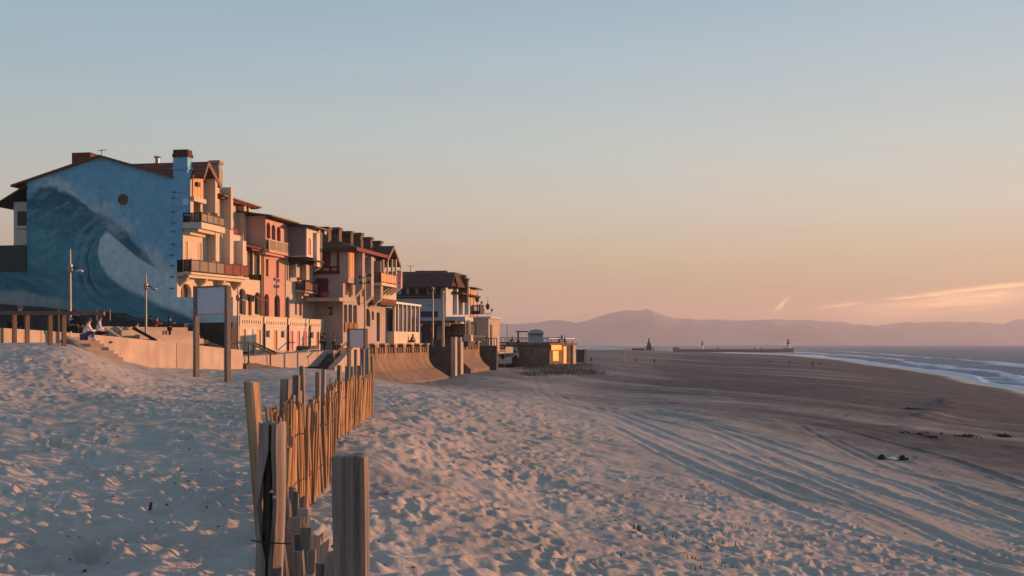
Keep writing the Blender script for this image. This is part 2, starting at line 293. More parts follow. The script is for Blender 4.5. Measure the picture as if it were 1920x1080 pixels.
def ground(X, Y):                                       # smooth level (over the eye) at a place
    X = np.asarray(X, float); Y = np.asarray(Y, float); sh = X.shape; X = X.ravel(); Y = Y.ravel(); out = np.empty_like(X)
    Ys = np.maximum(Y, 3.0); px = np.clip(CX+F*X/Ys, -700, 2700)
    for i in range(0, len(X), 40000):
        a = px[i:i+40000]/330.0; b = np.log(np.clip(Ys[i:i+40000], 3.4, 2500))*1.35
        out[i:i+40000] = _k((a[:,None]-_cx)**2+(b[:,None]-_cy)**2) @ _w[:_n] + _w[_n]+_w[_n+1]*a+_w[_n+2]*b
    return out.reshape(sh)
def gz(X, Y): return float(ground(np.array([X]), np.array([Y]))[0])
def hit(px, py):                                        # where a sight line meets the smooth beach
    Y = np.exp(np.linspace(math.log(3.5), math.log(900), 700)); z = ground(uu(px)*Y, Y); b = np.nonzero((HY-py)*Y/F <= z)[0]
    y = Y[b[0]] if len(b) else 900.0; return uu(px)*y, y
TRACKS = [([(1115,762),(1125,772),(1190,800),(1290,840),(1410,890),(1535,935),(1660,972),(1800,1022),(1990,1095)], .50),
          ([(1180,775),(1210,785),(1340,815),(1485,880),(1610,935),(1760,1000),(1910,1056),(2000,1090)], .42),
          ([(1200,770),(1310,795),(1460,850),(1610,910),(1760,960),(1910,1000),(2000,1024)], .45),
          ([(1250,768),(1360,785),(1560,825),(1710,890),(1910,968),(2000,1002)], .42),
          ([(1150,800),(1170,810),(1360,900),(1510,965),(1660,1012),(1810,1060),(1990,1120)], .36),
          ([(1145,772),(1260,815),(1380,858),(1560,922),(1720,985),(1900,1062)], .3), ([(1230,772),(1420,822),(1600,880),(1780,942),(1990,1012)], .3),
          ([(1500,800),(1650,875),(1810,915),(1990,965)], .36), ([(1370,775),(1600,812),(1780,860),(1990,930)], .4),
          ([(1000,700),(1010,735),(1040,752),(1090,764),(1130,776)], .45), ([(1020,705),(1040,738),(1075,755),(1125,765)], .45),
          ([(1580,732),(1570,748),(1590,765),(1540,778)], .9), ([(1625,735),(1622,755),(1600,770),(1560,785)], .6), ([(1668,742),(1660,765),(1640,780)], .8)]
def relief(X, Y, base):
    d = np.hypot(X, Y); r = np.zeros_like(X)
    fade = lambda a, b: np.clip((b-d)/(b-a), 0, 1)
    damp = np.clip((-4.2-base)/.9, 0, 1)                # packed, flatter sand lower down
    soft = 1-.7*damp
    wx = X+.25*fbm(X*.9, Y*.9, 3, 2); wy = Y+.25*fbm(X*.9+7, Y*.9, 4, 2)
    dens = np.clip(.62+1.5*fbm(X*.13, Y*.13, 9, 3), .10, 1.35)
    right = np.clip((X+2.2)/2, 0, 1); cpx = CX+F*X/np.maximum(Y, 1); trod = np.exp(-((cpx-900)/230)**4)*np.clip((Y-13)/8, 0, 1)*np.clip((105-Y)/35, 0, 1)*np.clip((cpx-690)/40, 0, 1)
    dens = dens+(1.25-dens)*trod*.9
    left = np.clip((-1.6-X-.02*Y)/1.5, 0, 1)
    r += dens*soft*fade(20, 38)*pits(wx, wy, .25, .05, .115, 11, .9, 1.7)*(.034+.016*left)
    r += dens*soft*fade(45, 80)*pits(wx+31, wy, .52, .09, .20, 23, .85, 1.6)*(.034+.030*left+.020*trod)
    r += soft*fade(90, 170)*pits(wx+11, wy+5, 1.7, .25, .65, 37, .7+.2, 1.5)*(.035+.035*(1-right)+.055*trod)
    r += soft*fade(160, 400)*.10*fbm(X*.33, Y*.33, 41, 3) + .12*fbm(X*.05, Y*.05, 47, 3)*(1-.4*damp)*np.clip(d/30, 0.3, 1)
    r += left*fade(14, 40)*(.045*fbm(X*1.7+.6*Y, Y*1.2, 57, 3)+.02*fbm(X*3.6, Y*3.0, 59, 2))
    r += soft*fade(30, 60)*(1-left)*.032*fbm(X*1.9+.5*Y, Y*1.3, 63, 3)
    r += fade(7, 26)*.022*fbm(X*7, Y*7, 53, 3)
    # wind ridges crossing the dune on the left
    lw = np.clip((-.9-X/np.maximum(Y, 1)*2.6+.2), 0, 1)*fade(40, 90)*np.clip((d-5)/10, 0, 1)
    ph = (X*.55+Y*.83)*1.15+1.6*fbm(X*.22, Y*.22, 61, 2); r += lw*.05*np.maximum(np.sin(ph), -.2)
    # small hump against the right of the fence
    r += .10*np.exp(-((X+1.9)/.7)**2)*np.exp(-((Y-19)/6.0)**2)
    for poly, w in TRACKS:
        P = np.array([hit(*p) for p in poly]); n = np.linspace(0, len(P)-1, (len(P)-1)*5+1); Q = np.stack([np.interp(n, range(len(P)), P[:,0]), np.interp(n, range(len(P)), P[:,1])], 1)
        m = np.nonzero((X > Q[:,0].min()-2) & (X < Q[:,0].max()+2) & (Y > Q[:,1].min()-2) & (Y < Q[:,1].max()+2))[0]
        if not len(m): continue
        x = X[m]; y = Y[m]; best = np.full(len(m), 1e9)
        for a, b in zip(Q[:-1], Q[1:]):
            e = b-a; t = np.clip(((x-a[0])*e[0]+(y-a[1])*e[1])/(e@e), 0, 1); best = np.minimum(best, (x-a[0]-t*e[0])**2+(y-a[1]-t*e[1])**2)
        q = np.sqrt(best)/(w*.66*(1+.12*fbm(x*.8, y*.8, 71, 2))); k = 1.0+.5*fbm(x*.35, y*.2, 77, 3)
        flat = np.maximum(np.clip((1.25-q)/.35, 0, 1)*.8, np.clip((4.2-q)/1.6, 0, 1)*.5)
        r[m] = r[m]*(1-flat) + k*np.clip(28/np.hypot(x, y), .18, 1)*(.9+.35*fbm(x*3, y*3, 79, 2))*(-.066*np.exp(-(q/.8)**6) + .036*np.exp(-((q-1.35)/.28)**2)) + flat*.012*np.sin(q*0+(x+y)*9)*np.exp(-(q/.8)**4)
    # trails of footprints: crisp pits with a pushed-up rim
    rt = random.Random(77); step = np.zeros_like(r)
    for tr in range(26):
        px0, py0 = rt.choice([(rt.uniform(0, 520), rt.uniform(820, 1060)), (rt.uniform(700, 1500), rt.uniform(790, 1060)), (rt.uniform(900, 1900), rt.uniform(880, 1070))]); x0, y0 = hit(px0, py0); a = rt.uniform(0, 2*pi); n = rt.randint(10, 24)
        for k in range(n):
            a += rt.gauss(0, .10); x0 += .62*cos(a); y0 += .62*sin(a); sd = .10*(1 if k % 2 else -1); cx_, cy_ = x0-sd*sin(a), y0+sd*cos(a)
            m = np.nonzero((np.abs(X-cx_) < .5) & (np.abs(Y-cy_) < .5))[0]
            if not len(m): continue
            ex, ey = X[m]-cx_, Y[m]-cy_; b_ = a+rt.gauss(0, .15); u_ = (ex*cos(b_)+ey*sin(b_))/.155; v_ = (-ex*sin(b_)+ey*cos(b_))/.070; q = np.sqrt(u_*u_+v_*v_); dp = rt.uniform(.03, .055)
            step[m] += dp*(-1/(1+np.exp((q-1)/.10)) + .42*np.exp(-((q-1.4)/.28)**2))
    r += step
    def ridge_line(a, b, hgt, wid, seed):
        A_ = np.array(hit(*a)); B_ = np.array(hit(*b)); e = B_-A_; L_ = np.hypot(*e); e = e/L_; u_ = ((X-A_[0])*e[0]+(Y-A_[1])*e[1])/L_; v_ = (X-A_[0])*e[1]-(Y-A_[1])*e[0]+.8*fbm(X*.3, Y*.3, seed, 3)
        return hgt*np.exp(-(v_/wid)**2)*np.clip(4*u_, 0, 1)*np.clip(4*(1-u_), 0, 1)*(1+.9*fbm(X*.8, Y*.8, seed+2, 3))
    for q_ in (((1690,806),(1800,742),.17,1.6,101),((1560,806),(1760,802),.10,.8,107),((1400,742),(1620,716),.09,3.2,111),((1250,735),(1480,722),.07,2.8,113),((1000,742),(1250,748),.07,2.2,117),((1640,725),(1500,735),.08,2.5,119)): r += ridge_line(*q_)
    r += damp*.03*fbm(X*.12+Y*.05, Y*.02-X*.01, 121, 4)*np.clip((400-d)/200, 0, 1) + damp*.034*fade(90, 190)*fbm(X*1.3, Y*.8, 123, 3)
    return r
def vcol_mesh(name, V, nr, nc, cols=None, attr='tint'):
    me = bpy.data.meshes.new(name); idx = np.arange(nr*nc).reshape(nr, nc)
    q = np.stack([idx[:-1,:-1], idx[:-1,1:], idx[1:,1:], idx[1:,:-1]], -1).reshape(-1, 4)
    me.vertices.add(len(V)); me.vertices.foreach_set('co', V.astype(np.float32).ravel())
    me.loops.add(q.size); me.loops.foreach_set('vertex_index', q.astype(np.int32).ravel())
    me.polygons.add(len(q)); me.polygons.foreach_set('loop_start', np.arange(0, q.size, 4, dtype=np.int32)); me.polygons.foreach_set('loop_total', np.full(len(q), 4, np.int32))
    me.polygons.foreach_set('use_smooth', np.ones(len(q), bool)); me.update(calc_edges=True)
    if cols is not None:
        ca_ = me.color_attributes.new(attr, 'FLOAT_COLOR', 'POINT'); ca_.data.foreach_set('color', (cols if cols.shape[1] == 4 else np.c_[cols, np.ones(len(cols))]).astype(np.float32).ravel())
    return me
def sand_material():
    m = bpy.data.materials.new('beach_sand'); m.use_nodes = True; nt = m.node_tree; N = nt.nodes.new; L = nt.links.new; b = nt.nodes['Principled BSDF']
    b.inputs['Roughness'].default_value = .95; b.inputs['Specular IOR Level'].default_value = .15
    at = N('ShaderNodeAttribute'); at.attribute_name = 'tint'; tc = N('ShaderNodeTexCoord')
    rr_ = N('ShaderNodeMapRange'); rr_.inputs[3].default_value = .30; rr_.inputs[4].default_value = .95; L(at.outputs['Alpha'], rr_.inputs[0]); L(rr_.outputs[0], b.inputs['Roughness'])
    rs_ = N('ShaderNodeMapRange'); rs_.inputs[3].default_value = .5; rs_.inputs[4].default_value = .12; L(at.outputs['Alpha'], rs_.inputs[0]); L(rs_.outputs[0], b.inputs['Specular IOR Level'])
    n1 = N('ShaderNodeTexNoise'); n1.inputs['Scale'].default_value = 90; n1.inputs['Detail'].default_value = 4; L(tc.outputs['Object'], n1.inputs['Vector'])
    n2 = N('ShaderNodeTexNoise'); n2.inputs['Scale'].default_value = .5; n2.inputs['Detail'].default_value = 6; L(tc.outputs['Object'], n2.inputs['Vector'])
    ad = N('ShaderNodeMath'); ad.inputs[1].default_value = 0; L(n1.outputs[0], ad.inputs[0]); L(n2.outputs[0], ad.inputs[1])
    mr = N('ShaderNodeMapRange'); mr.inputs[1].default_value = .6; mr.inputs[2].default_value = 1.4; mr.inputs[3].default_value = .84; mr.inputs[4].default_value = 1.14; L(ad.outputs[0], mr.inputs[0])
    mx = N('ShaderNodeMix'); mx.data_type = 'RGBA'; mx.blend_type = 'MULTIPLY'; mx.inputs[0].default_value = 1; L(at.outputs['Color'], mx.inputs[6]); L(mr.outputs[0], mx.inputs[7]); L(mx.outputs[2], b.inputs['Base Color'])
    n3 = N('ShaderNodeTexNoise'); n3.inputs['Scale'].default_value = 16; n3.inputs['Detail'].default_value = 6; n3.inputs['Roughness'].default_value = .6; L(tc.outputs['Object'], n3.inputs['Vector'])
    bp = N('ShaderNodeBump'); bp.inputs['Distance'].default_value = .020; bp.inputs['Strength'].default_value = .75; L(n3.outputs[0], bp.inputs['Height']); L(bp.outputs[0], b.inputs['Normal'])
    return m
def build_beach():
    az = np.concatenate([np.radians(np.linspace(-180, -30, 40, endpoint=False)), np.radians(np.linspace(-30, 30, 860)), np.radians(np.linspace(30, 180, 41)[1:])])
    rr = np.concatenate([[.05, 1.0, 2.2], np.exp(np.linspace(math.log(3.3), math.log(1000), 880)), [1500, 2600]])
    R, Az = np.meshgrid(rr, az, indexing='ij'); X = (R*np.sin(Az)).ravel(); Y = (R*np.cos(Az)).ravel(); Yb = np.where(Y < 3, 3, Y)
    z = ground(X, Yb); front = np.abs(Az.ravel()) < radians(31); nv = np.zeros_like(z)
    nv[front] = relief(X[front], Y[front], z[front])
    behind = (Y < 3); z = np.where(behind, np.where(X > 0, -1.5-np.clip(X, 0, 60)*.11, -1.5), z)
    # keep the sheet under the promenade and town
    so, st = street_of(X, Y); z = np.where((so < PROM_O-1.0) & (st > 58), np.minimum(z, -2.5), z)
    base = z.copy(); z = z+nv
    zz = base+.35*fbm(X*.05, Y*.05, 81, 3)+.12*fbm(X*.4, Y*.4, 82, 2)
    wet = np.clip((-3.7-zz)/1.1, 0, 1); far = np.clip((np.hypot(X, Y)-70)/70, 0, 1); wet = np.maximum(wet, far*np.clip((-2.6-zz)/.8, 0, 1)*.8)
    st_ = fbm(X*.10+Y*.06, Y*.012-X*.006, 131, 4); mo = fbm(X*.6, Y*.35, 133, 3); wet = np.clip(wet*(1-.55*np.clip(st_*1.6+.1, 0, 1)*np.clip((base+6.7)/.8, 0, 1)) , 0, 1)
    vw = np.clip((-7.35-base+.1*fbm(X*.2, Y*.2, 84, 2))/.35, 0, 1)
    dry = np.array([.375,.338,.298]); dampc = np.array([.062,.068,.078]); wetc = np.array([.075,.066,.060])
    c = dry*(1-wet[:,None])+dampc*wet[:,None]; c = c*(1-.6*vw[:,None])+wetc*(.6*vw[:,None])
    m2_ = fbm(X*1.7, Y*.7, 137, 3); c = c*(1+.16*mo+.10*st_+wet*(.22*mo+.30*m2_))[:,None]
    me = vcol_mesh('sand', np.c_[X, Y, z+EYE], len(rr), len(az), np.c_[c, 1-np.clip(vw*1.3, 0, 1)]); me.materials.append(sand_material())
    o = bpy.data.objects.new('sand', me); COL.objects.link(o); return tag(o, kind='structure')
def sea_material():
    m = bpy.data.materials.new('sea_water'); m.use_nodes = True; nt = m.node_tree; N = nt.nodes.new; L = nt.links.new; b = nt.nodes['Principled BSDF']
    at = N('ShaderNodeAttribute'); at.attribute_name = 'tint'; sp = N('ShaderNodeSeparateColor'); L(at.outputs['Color'], sp.inputs[0])
    tc = N('ShaderNodeTexCoord'); mp = N('ShaderNodeMapping'); mp.inputs['Rotation'].default_value = (0,0,radians(-25)); mp.inputs['Scale'].default_value = (1,.35,1); L(tc.outputs['Object'], mp.inputs[0])
    n = N('ShaderNodeTexNoise'); n.inputs['Scale'].default_value = .22; n.inputs['Detail'].default_value = 9; n.inputs['Roughness'].default_value = .7; L(mp.outputs[0], n.inputs['Vector'])
    t = N('ShaderNodeMath'); t.operation = 'ADD'; L(sp.outputs[0], t.inputs[0]); L(n.outputs[0], t.inputs[1])
    mr = N('ShaderNodeMapRange'); mr.inputs[1].default_value = .84; mr.inputs[2].default_value = 1.10; L(t.outputs[0], mr.inputs[0])
    mx = N('ShaderNodeMix'); mx.data_type = 'RGBA'; L(mr.outputs[0], mx.inputs[0]); mx.inputs[6].default_value = (.060,.100,.140,1); mx.inputs[7].default_value = (.62,.66,.72,1); L(mx.outputs[2], b.inputs['Base Color'])  # blue of the reflected sky is put into the water's base colour
    r2 = N('ShaderNodeMapRange'); r2.inputs[3].default_value = .12; r2.inputs[4].default_value = .9; L(mr.outputs[0], r2.inputs[0]); L(r2.outputs[0], b.inputs['Roughness']); b.inputs['IOR'].default_value = 1.33; b.inputs['Specular IOR Level'].default_value = 0
    n2 = N('ShaderNodeTexNoise'); n2.inputs['Scale'].default_value = .22; n2.inputs['Detail'].default_value = 9; n2.inputs['Roughness'].default_value = .7; L(mp.outputs[0], n2.inputs['Vector'])
    bp = N('ShaderNodeBump'); bp.inputs['Distance'].default_value = .8; bp.inputs['Strength'].default_value = 1.0; L(n2.outputs[0], bp.inputs['Height']); L(bp.outputs[0], b.inputs['Normal'])
    # broken, wave-roughened reflection: facets towards the viewer reflect well below the grazing Fresnel value
    gl = N('ShaderNodeBsdfGlossy'); gl.inputs['Roughness'].default_value = .38; L(bp.outputs[0], gl.inputs['Normal']); ms = N('ShaderNodeMixShader'); iv = N('ShaderNodeMapRange'); iv.inputs[3].default_value = .20; iv.inputs[4].default_value = .03; L(mr.outputs[0], iv.inputs[0]); L(iv.outputs[0], ms.inputs[0]); L(b.outputs[0], ms.inputs[1]); L(gl.outputs[0], ms.inputs[2]); L(ms.outputs[0], nt.nodes['Material Output'].inputs['Surface'])
    return m
def build_sea():
    az = np.radians(np.linspace(-6, 62, 420)); rr = np.exp(np.linspace(math.log(70), math.log(6900), 560)); R, Az = np.meshgrid(rr, az, indexing='ij'); X = (R*np.sin(Az)).ravel(); Y = (R*np.cos(Az)).ravel()
    dep = -8-ground(X, np.maximum(Y, 3)); d = np.hypot(X, Y)
    # wave lines run along the shore: use distance out to sea as their phase
    s = X*cos(radians(18))-Y*sin(radians(18))*.0 + .0
    sh = np.clip(dep, -1, 6); ph = sh*5.2+1.6*fbm(X*.02, Y*.008, 91, 3)+1.2*fbm(X*.006, Y*.006, 92, 2)
    crest = np.maximum(0, np.sin(ph))**3*np.clip(dep/.5, 0, 1)*np.clip((5.2-dep)/3, 0, 1)
    z = -8+.8*crest*np.clip(1-d/1200, 0, 1)+.55*fbm(X*.07+Y*.03, Y*.03, 93, 4)*np.clip((dep+.1)/1.0, .1, 1)*np.clip((1800-d)/1200, 0, 1)
    foam = .02+.14*np.clip((5.5-dep)/4, 0, 1)+.50*crest+.62*np.exp(-(np.maximum(dep, 0)/.35)**2)+.34*fbm(X*.03, Y*.012, 95, 3)*np.clip((4.5-dep)/3.5, 0, 1)
    foam = foam+.12*np.clip((2.4-dep)/.8, 0, 1)
    me = vcol_mesh('sea', np.c_[X, Y, z+EYE], len(rr), len(az), np.c_[foam, foam, foam]); me.materials.append(sea_material())
    o = bpy.data.objects.new('sea', me); COL.objects.link(o); return tag(o, kind='structure')
def build_hills():
    def ridge(name, Y0, dep, prof, seed, amp, mat_):
        pxs = np.linspace(prof[0][0], prof[-1][0], 260); py = np.interp(pxs, [p[0] for p in prof], [p[1] for p in prof])
        py = py - amp*(fbm(pxs*.035, pxs*0+seed, seed, 5, .55))
        V = []; rows = 14; K = []
        for j in range(rows):
            f = j/(rows-1)                               # from the foot in front to the crest and down the back
            prof_h = sin(pi*min(f/.62, 1)/2)**1.3 if f < .62 else max(0, 1-(f-.62)/.38)
            Yj = Y0+dep*(f-.62); X = (pxs-CX)/F*Y0; h = (HY-py)*Y0/F
            zr = -8+(h+8)*(prof_h if f < .62 else prof_h) + (12*fbm(X*.004, X*0+Yj*.004, seed+5, 4)*(1-abs(f-.62)/.62) if j not in (0,) else 0)*(0 if abs(f-8/13) < .03 else 1)
            V.append(np.c_[X, np.full_like(X, Yj), zr+EYE])
        me = vcol_mesh(name, np.concatenate(V), rows, len(pxs)); me.materials.append(M[mat_])
        o = bpy.data.objects.new(name, me); COL.objects.link(o); tag(o, kind='structure')
    ridge('hills', 6000, 900, [(300,622),(880,612),(920,604),(975,608),(1030,600),(1080,606),(1110,598),(1150,585),(1180,582),(1215,580),(1235,589),(1262,598),(1290,596),(1330,602),(1380,604),(1430,600),(1470,604),(1500,605)], 5, 3.0, 'hill')
    ridge('far_hills', 6600, 700, [(1150,622),(1260,600),(1340,598),(1420,603),(1450,600),(1520,600),(1580,605),(1640,610),(1700,605),(1760,604),(1830,603),(1880,608),(1905,598),(1950,600),(2050,592),(2200,604),(2500,600)], 8, 2.2, 'hill')
    ridge('low_coast', 5400, 300, [(700,640),(930,634),(1100,633),(1180,637),(1260,640),(1480,641.5),(1700,642.5)], 12, .8, 'hill')
def build_haze():
    mb = MB(); mb.box(-7300, 7300, -500, 7200, -14-EYE*0, EYE+205); o = mb.build('haze', [])
    m = bpy.data.materials.new('air'); m.use_nodes = True; nt = m.node_tree; nt.nodes.clear(); out = nt.nodes.new('ShaderNodeOutputMaterial'); v = nt.nodes.new('ShaderNodeVolumePrincipled')
    v.inputs['Color'].default_value = (.78,.80,.86,1); v.inputs['Density'].default_value = 1.3e-4; v.inputs['Anisotropy'].default_value = .2; nt.links.new(v.outputs[0], out.inputs['Volume'])
    o.data.materials.append(m); return tag(o, kind='stuff')
PROM_O = at_Y(690, 650, 108)[0]
# ------------------------------------------------------------------ setting
build_beach(); build_sea(); build_hills(); build_haze()
def grid_wall(mb, o, t0, t1, z0, z1, ops=(), depth=.2, mi=0):
    """front skin of a wall with rectangular or arched openings and their reveals"""
    ts = sorted({t0, t1, *[a for q in ops for a in q[:2]]}); zs = sorted({z0, z1, *[a for q in ops for a in q[2:4]]})
    ts = [t for t in ts if t0 <= t <= t1]; zs = [z for z in zs if z0 <= z <= z1]
    for i in range(len(ts)-1):
        for j in range(len(zs)-1):
            tm = (ts[i]+ts[i+1])/2; zm = (zs[j]+zs[j+1])/2
            if any(q[0] < tm < q[1] and q[2] < zm < q[3] for q in ops): continue
            mb.add([(o,ts[i],zs[j]),(o,ts[i+1],zs[j]),(o,ts[i+1],zs[j+1]),(o,ts[i],zs[j+1])], [(0,1,2,3)], mi)
    for q in ops:
        a, b, c, d = q[:4]; oi = o-depth; arch = len(q) > 4 and q[4]
        if arch:
            r = (b-a)/2; h = min(r, (d-c)*.6); pts = [((a+b)/2-r*cos(pi*k/12), d-h+h*sin(pi*k/12)) for k in range(13)]
            mb.add([(o,a,d)]+[(o,p,s) for p, s in pts[:7]], [(0,k+1,k) for k in range(1,7)], mi)
            mb.add([(o,b,d)]+[(o,p,s) for p, s in pts[6:]], [(0,k+1,k) for k in range(1,7)], mi)
            loop = [(a,c)]+pts+[(b,c)]
        else: loop = [(a,c),(a,d),(b,d),(b,c)]
        n = len(loop); mb.add([(o,p,s) for p, s in loop]+[(oi,p,s) for p, s in loop], [(k,(k+1) % n,n+(k+1) % n,n+k) for k in range(n)], mi)
def window(root, o, q, kind='glass', depth=.2, frame='whitepaint', bars=1):
    """kind: glass, or the material of a closed shutter / door"""
    a, b, c, d = q[:4]; fo = o-depth; w = min(.07, (b-a)*.14); mb = MB()
    for (p0, p1, s0, s1) in ((a,a+w,c,d),(b-w,b,c,d),(a+w,b-w,c,c+w),(a+w,b-w,d-w,d)): mb.box(fo-.02, fo+.05, p0, p1, s0, s1)
    if kind == 'glass':
        for k in range(bars): tm = a+(b-a)*(k+1)/(bars+1); mb.box(fo-.015, fo+.045, tm-.025, tm+.025, c+w, d-w)
        f = mb.build('window', frame, root); MB().box(fo-.05, fo+.0, a+w-.01, b-w+.01, c+w-.01, d-w+.01).build('pane', 'glass', f)
    else:
        nm = 'door' if 'door' in kind or kind == 'brown' else 'shutter'
        f = mb.build(nm, kind, root); p = MB()
        n = max(2, int((b-a-2*w)/.14)) if (b-a) < 2.5 else 6
        for k in range(n): x0 = a+w+(b-a-2*w)*k/n; p.box(fo-.04, fo+.02+.008*(k % 2), x0+.004, x0+(b-a-2*w)/n-.004, c+w, d-w)
        p.build('boards', kind, f)
    return f
def px_open(o, x0, y0, x1, y1, arch=False):
    t0, _ = on_o(x0, HY, o); t1, _ = on_o(x1, HY, o); xm = (x0+x1)/2; z1 = on_o(xm, y0, o)[1]; z0 = on_o(xm, y1, o)[1]
    return (t0, t1, z0, z1, arch)
def T(px, o): return on_o(px, HY, o)[0]
def Z(px, py, o): return on_o(px, py, o)[1]
def chimney(root, oc, tc, z0, z1, w=.8, d=.6, m='darkwood', holes=2):
    mb = MB(); hb = (z1-z0)-.45-.24; mb.box(oc-w/2, oc+w/2, tc-d/2, tc+d/2, z0, z0+hb)
    gap = .45
    if holes:
        for k in range(holes+1):
            x = oc-w/2+(w-.14)*k/holes; mb.box(x, x+.14, tc-d/2, tc+d/2, z0+hb, z0+hb+gap)
    else: mb.box(oc-w/2+.05, oc+w/2-.05, tc-d/2+.05, tc+d/2-.05, z0+hb, z0+hb+gap)
    mb.box(oc-w/2-.08, oc+w/2+.08, tc-d/2-.08, tc+d/2+.08, z0+hb+gap, z1)
    return mb.build('chimney', m, root)
def railing_panels(root, o, t0, t1, z0, z1, n, pm, postm='darkwood'):
    """front of a balcony: n panels between posts and a top rail"""
    for k in range(n):
        a = t0+(t1-t0)*k/n; b = t0+(t1-t0)*(k+1)/n; MB().box(o-.03, o+.03, a+.05, b-.05, z0+.07, z1-.05).build('railing_panel', pm, root)
    mb = MB()
    for k in range(n+1): a = t0+(t1-t0)*k/n; mb.box(o-.045, o+.045, a-.045, a+.045, z0, z1+.08)
    mb.box(o-.04, o+.04, t0+.045, t1-.045, z1-.04, z1+.03); mb.box(o-.035, o+.035, t0+.045, t1-.045, z0+.0, z0+.05); mb.build('railing_frame', postm, root)
def railing_end(root, t, o0, o1, z0, z1, n, m='darkwood'):
    mb = MB(); mb.box(o0, o1, t-.04, t+.04, z1-.05, z1+.03); mb.box(o0, o1, t-.04, t+.04, z0, z0+.08)
    for k in range(n+1): x = o0+.05+(o1-o0-.1)*k/n; r = .05 if k in (0, n) else .022; mb.box(x-r, x+r, t-.035, t+.035, z0+.08, z1-.05)
    return mb.build('railing_end', m, root)

# --- the promenade and its levels
oA = at_Y(352, 643, 86); tG = oA[1]; oC = oA[0]; Ob = lambda px, py=643: on_t(px, py, tG)[0]
oLow, oMid, oTop = Ob(332), Ob(343), Ob(357); oCab = Ob(437)
zP = -.62
mb = MB(); mb.box(-75, PROM_O-.45, 97, 232, -1.6, zP); o = mb.build('promenade', 'paving'); o.location = (0,0,EYE); o.rotation_euler = (0,0,-A); tag(o, kind='structure')
W0 = PROM_O+.1
mb = MB(); P = []
tw = [on_o(px, 643, W0)[0] for px in (-60, 20, 100, 215, 330, 455, 700)]
zt = {0: .55, 1: .45, 2: .38, 3: .18, 4: -.1, 5: -.50, 6: -.62}
prof = [(tw[i], zt[i]-.45) for i in range(7)]
mb.prism([(prof[0][0]-25, -1.9)]+[(prof[0][0]-25, prof[0][1])]+prof[:6]+[(97, -.62), (97, -1.9)], 'o', -75, W0-.32)
o = mb.build('terrace', 'paving'); o.location = (0,0,EYE); o.rotation_euler = (0,0,-A); tag(o, kind='structure')

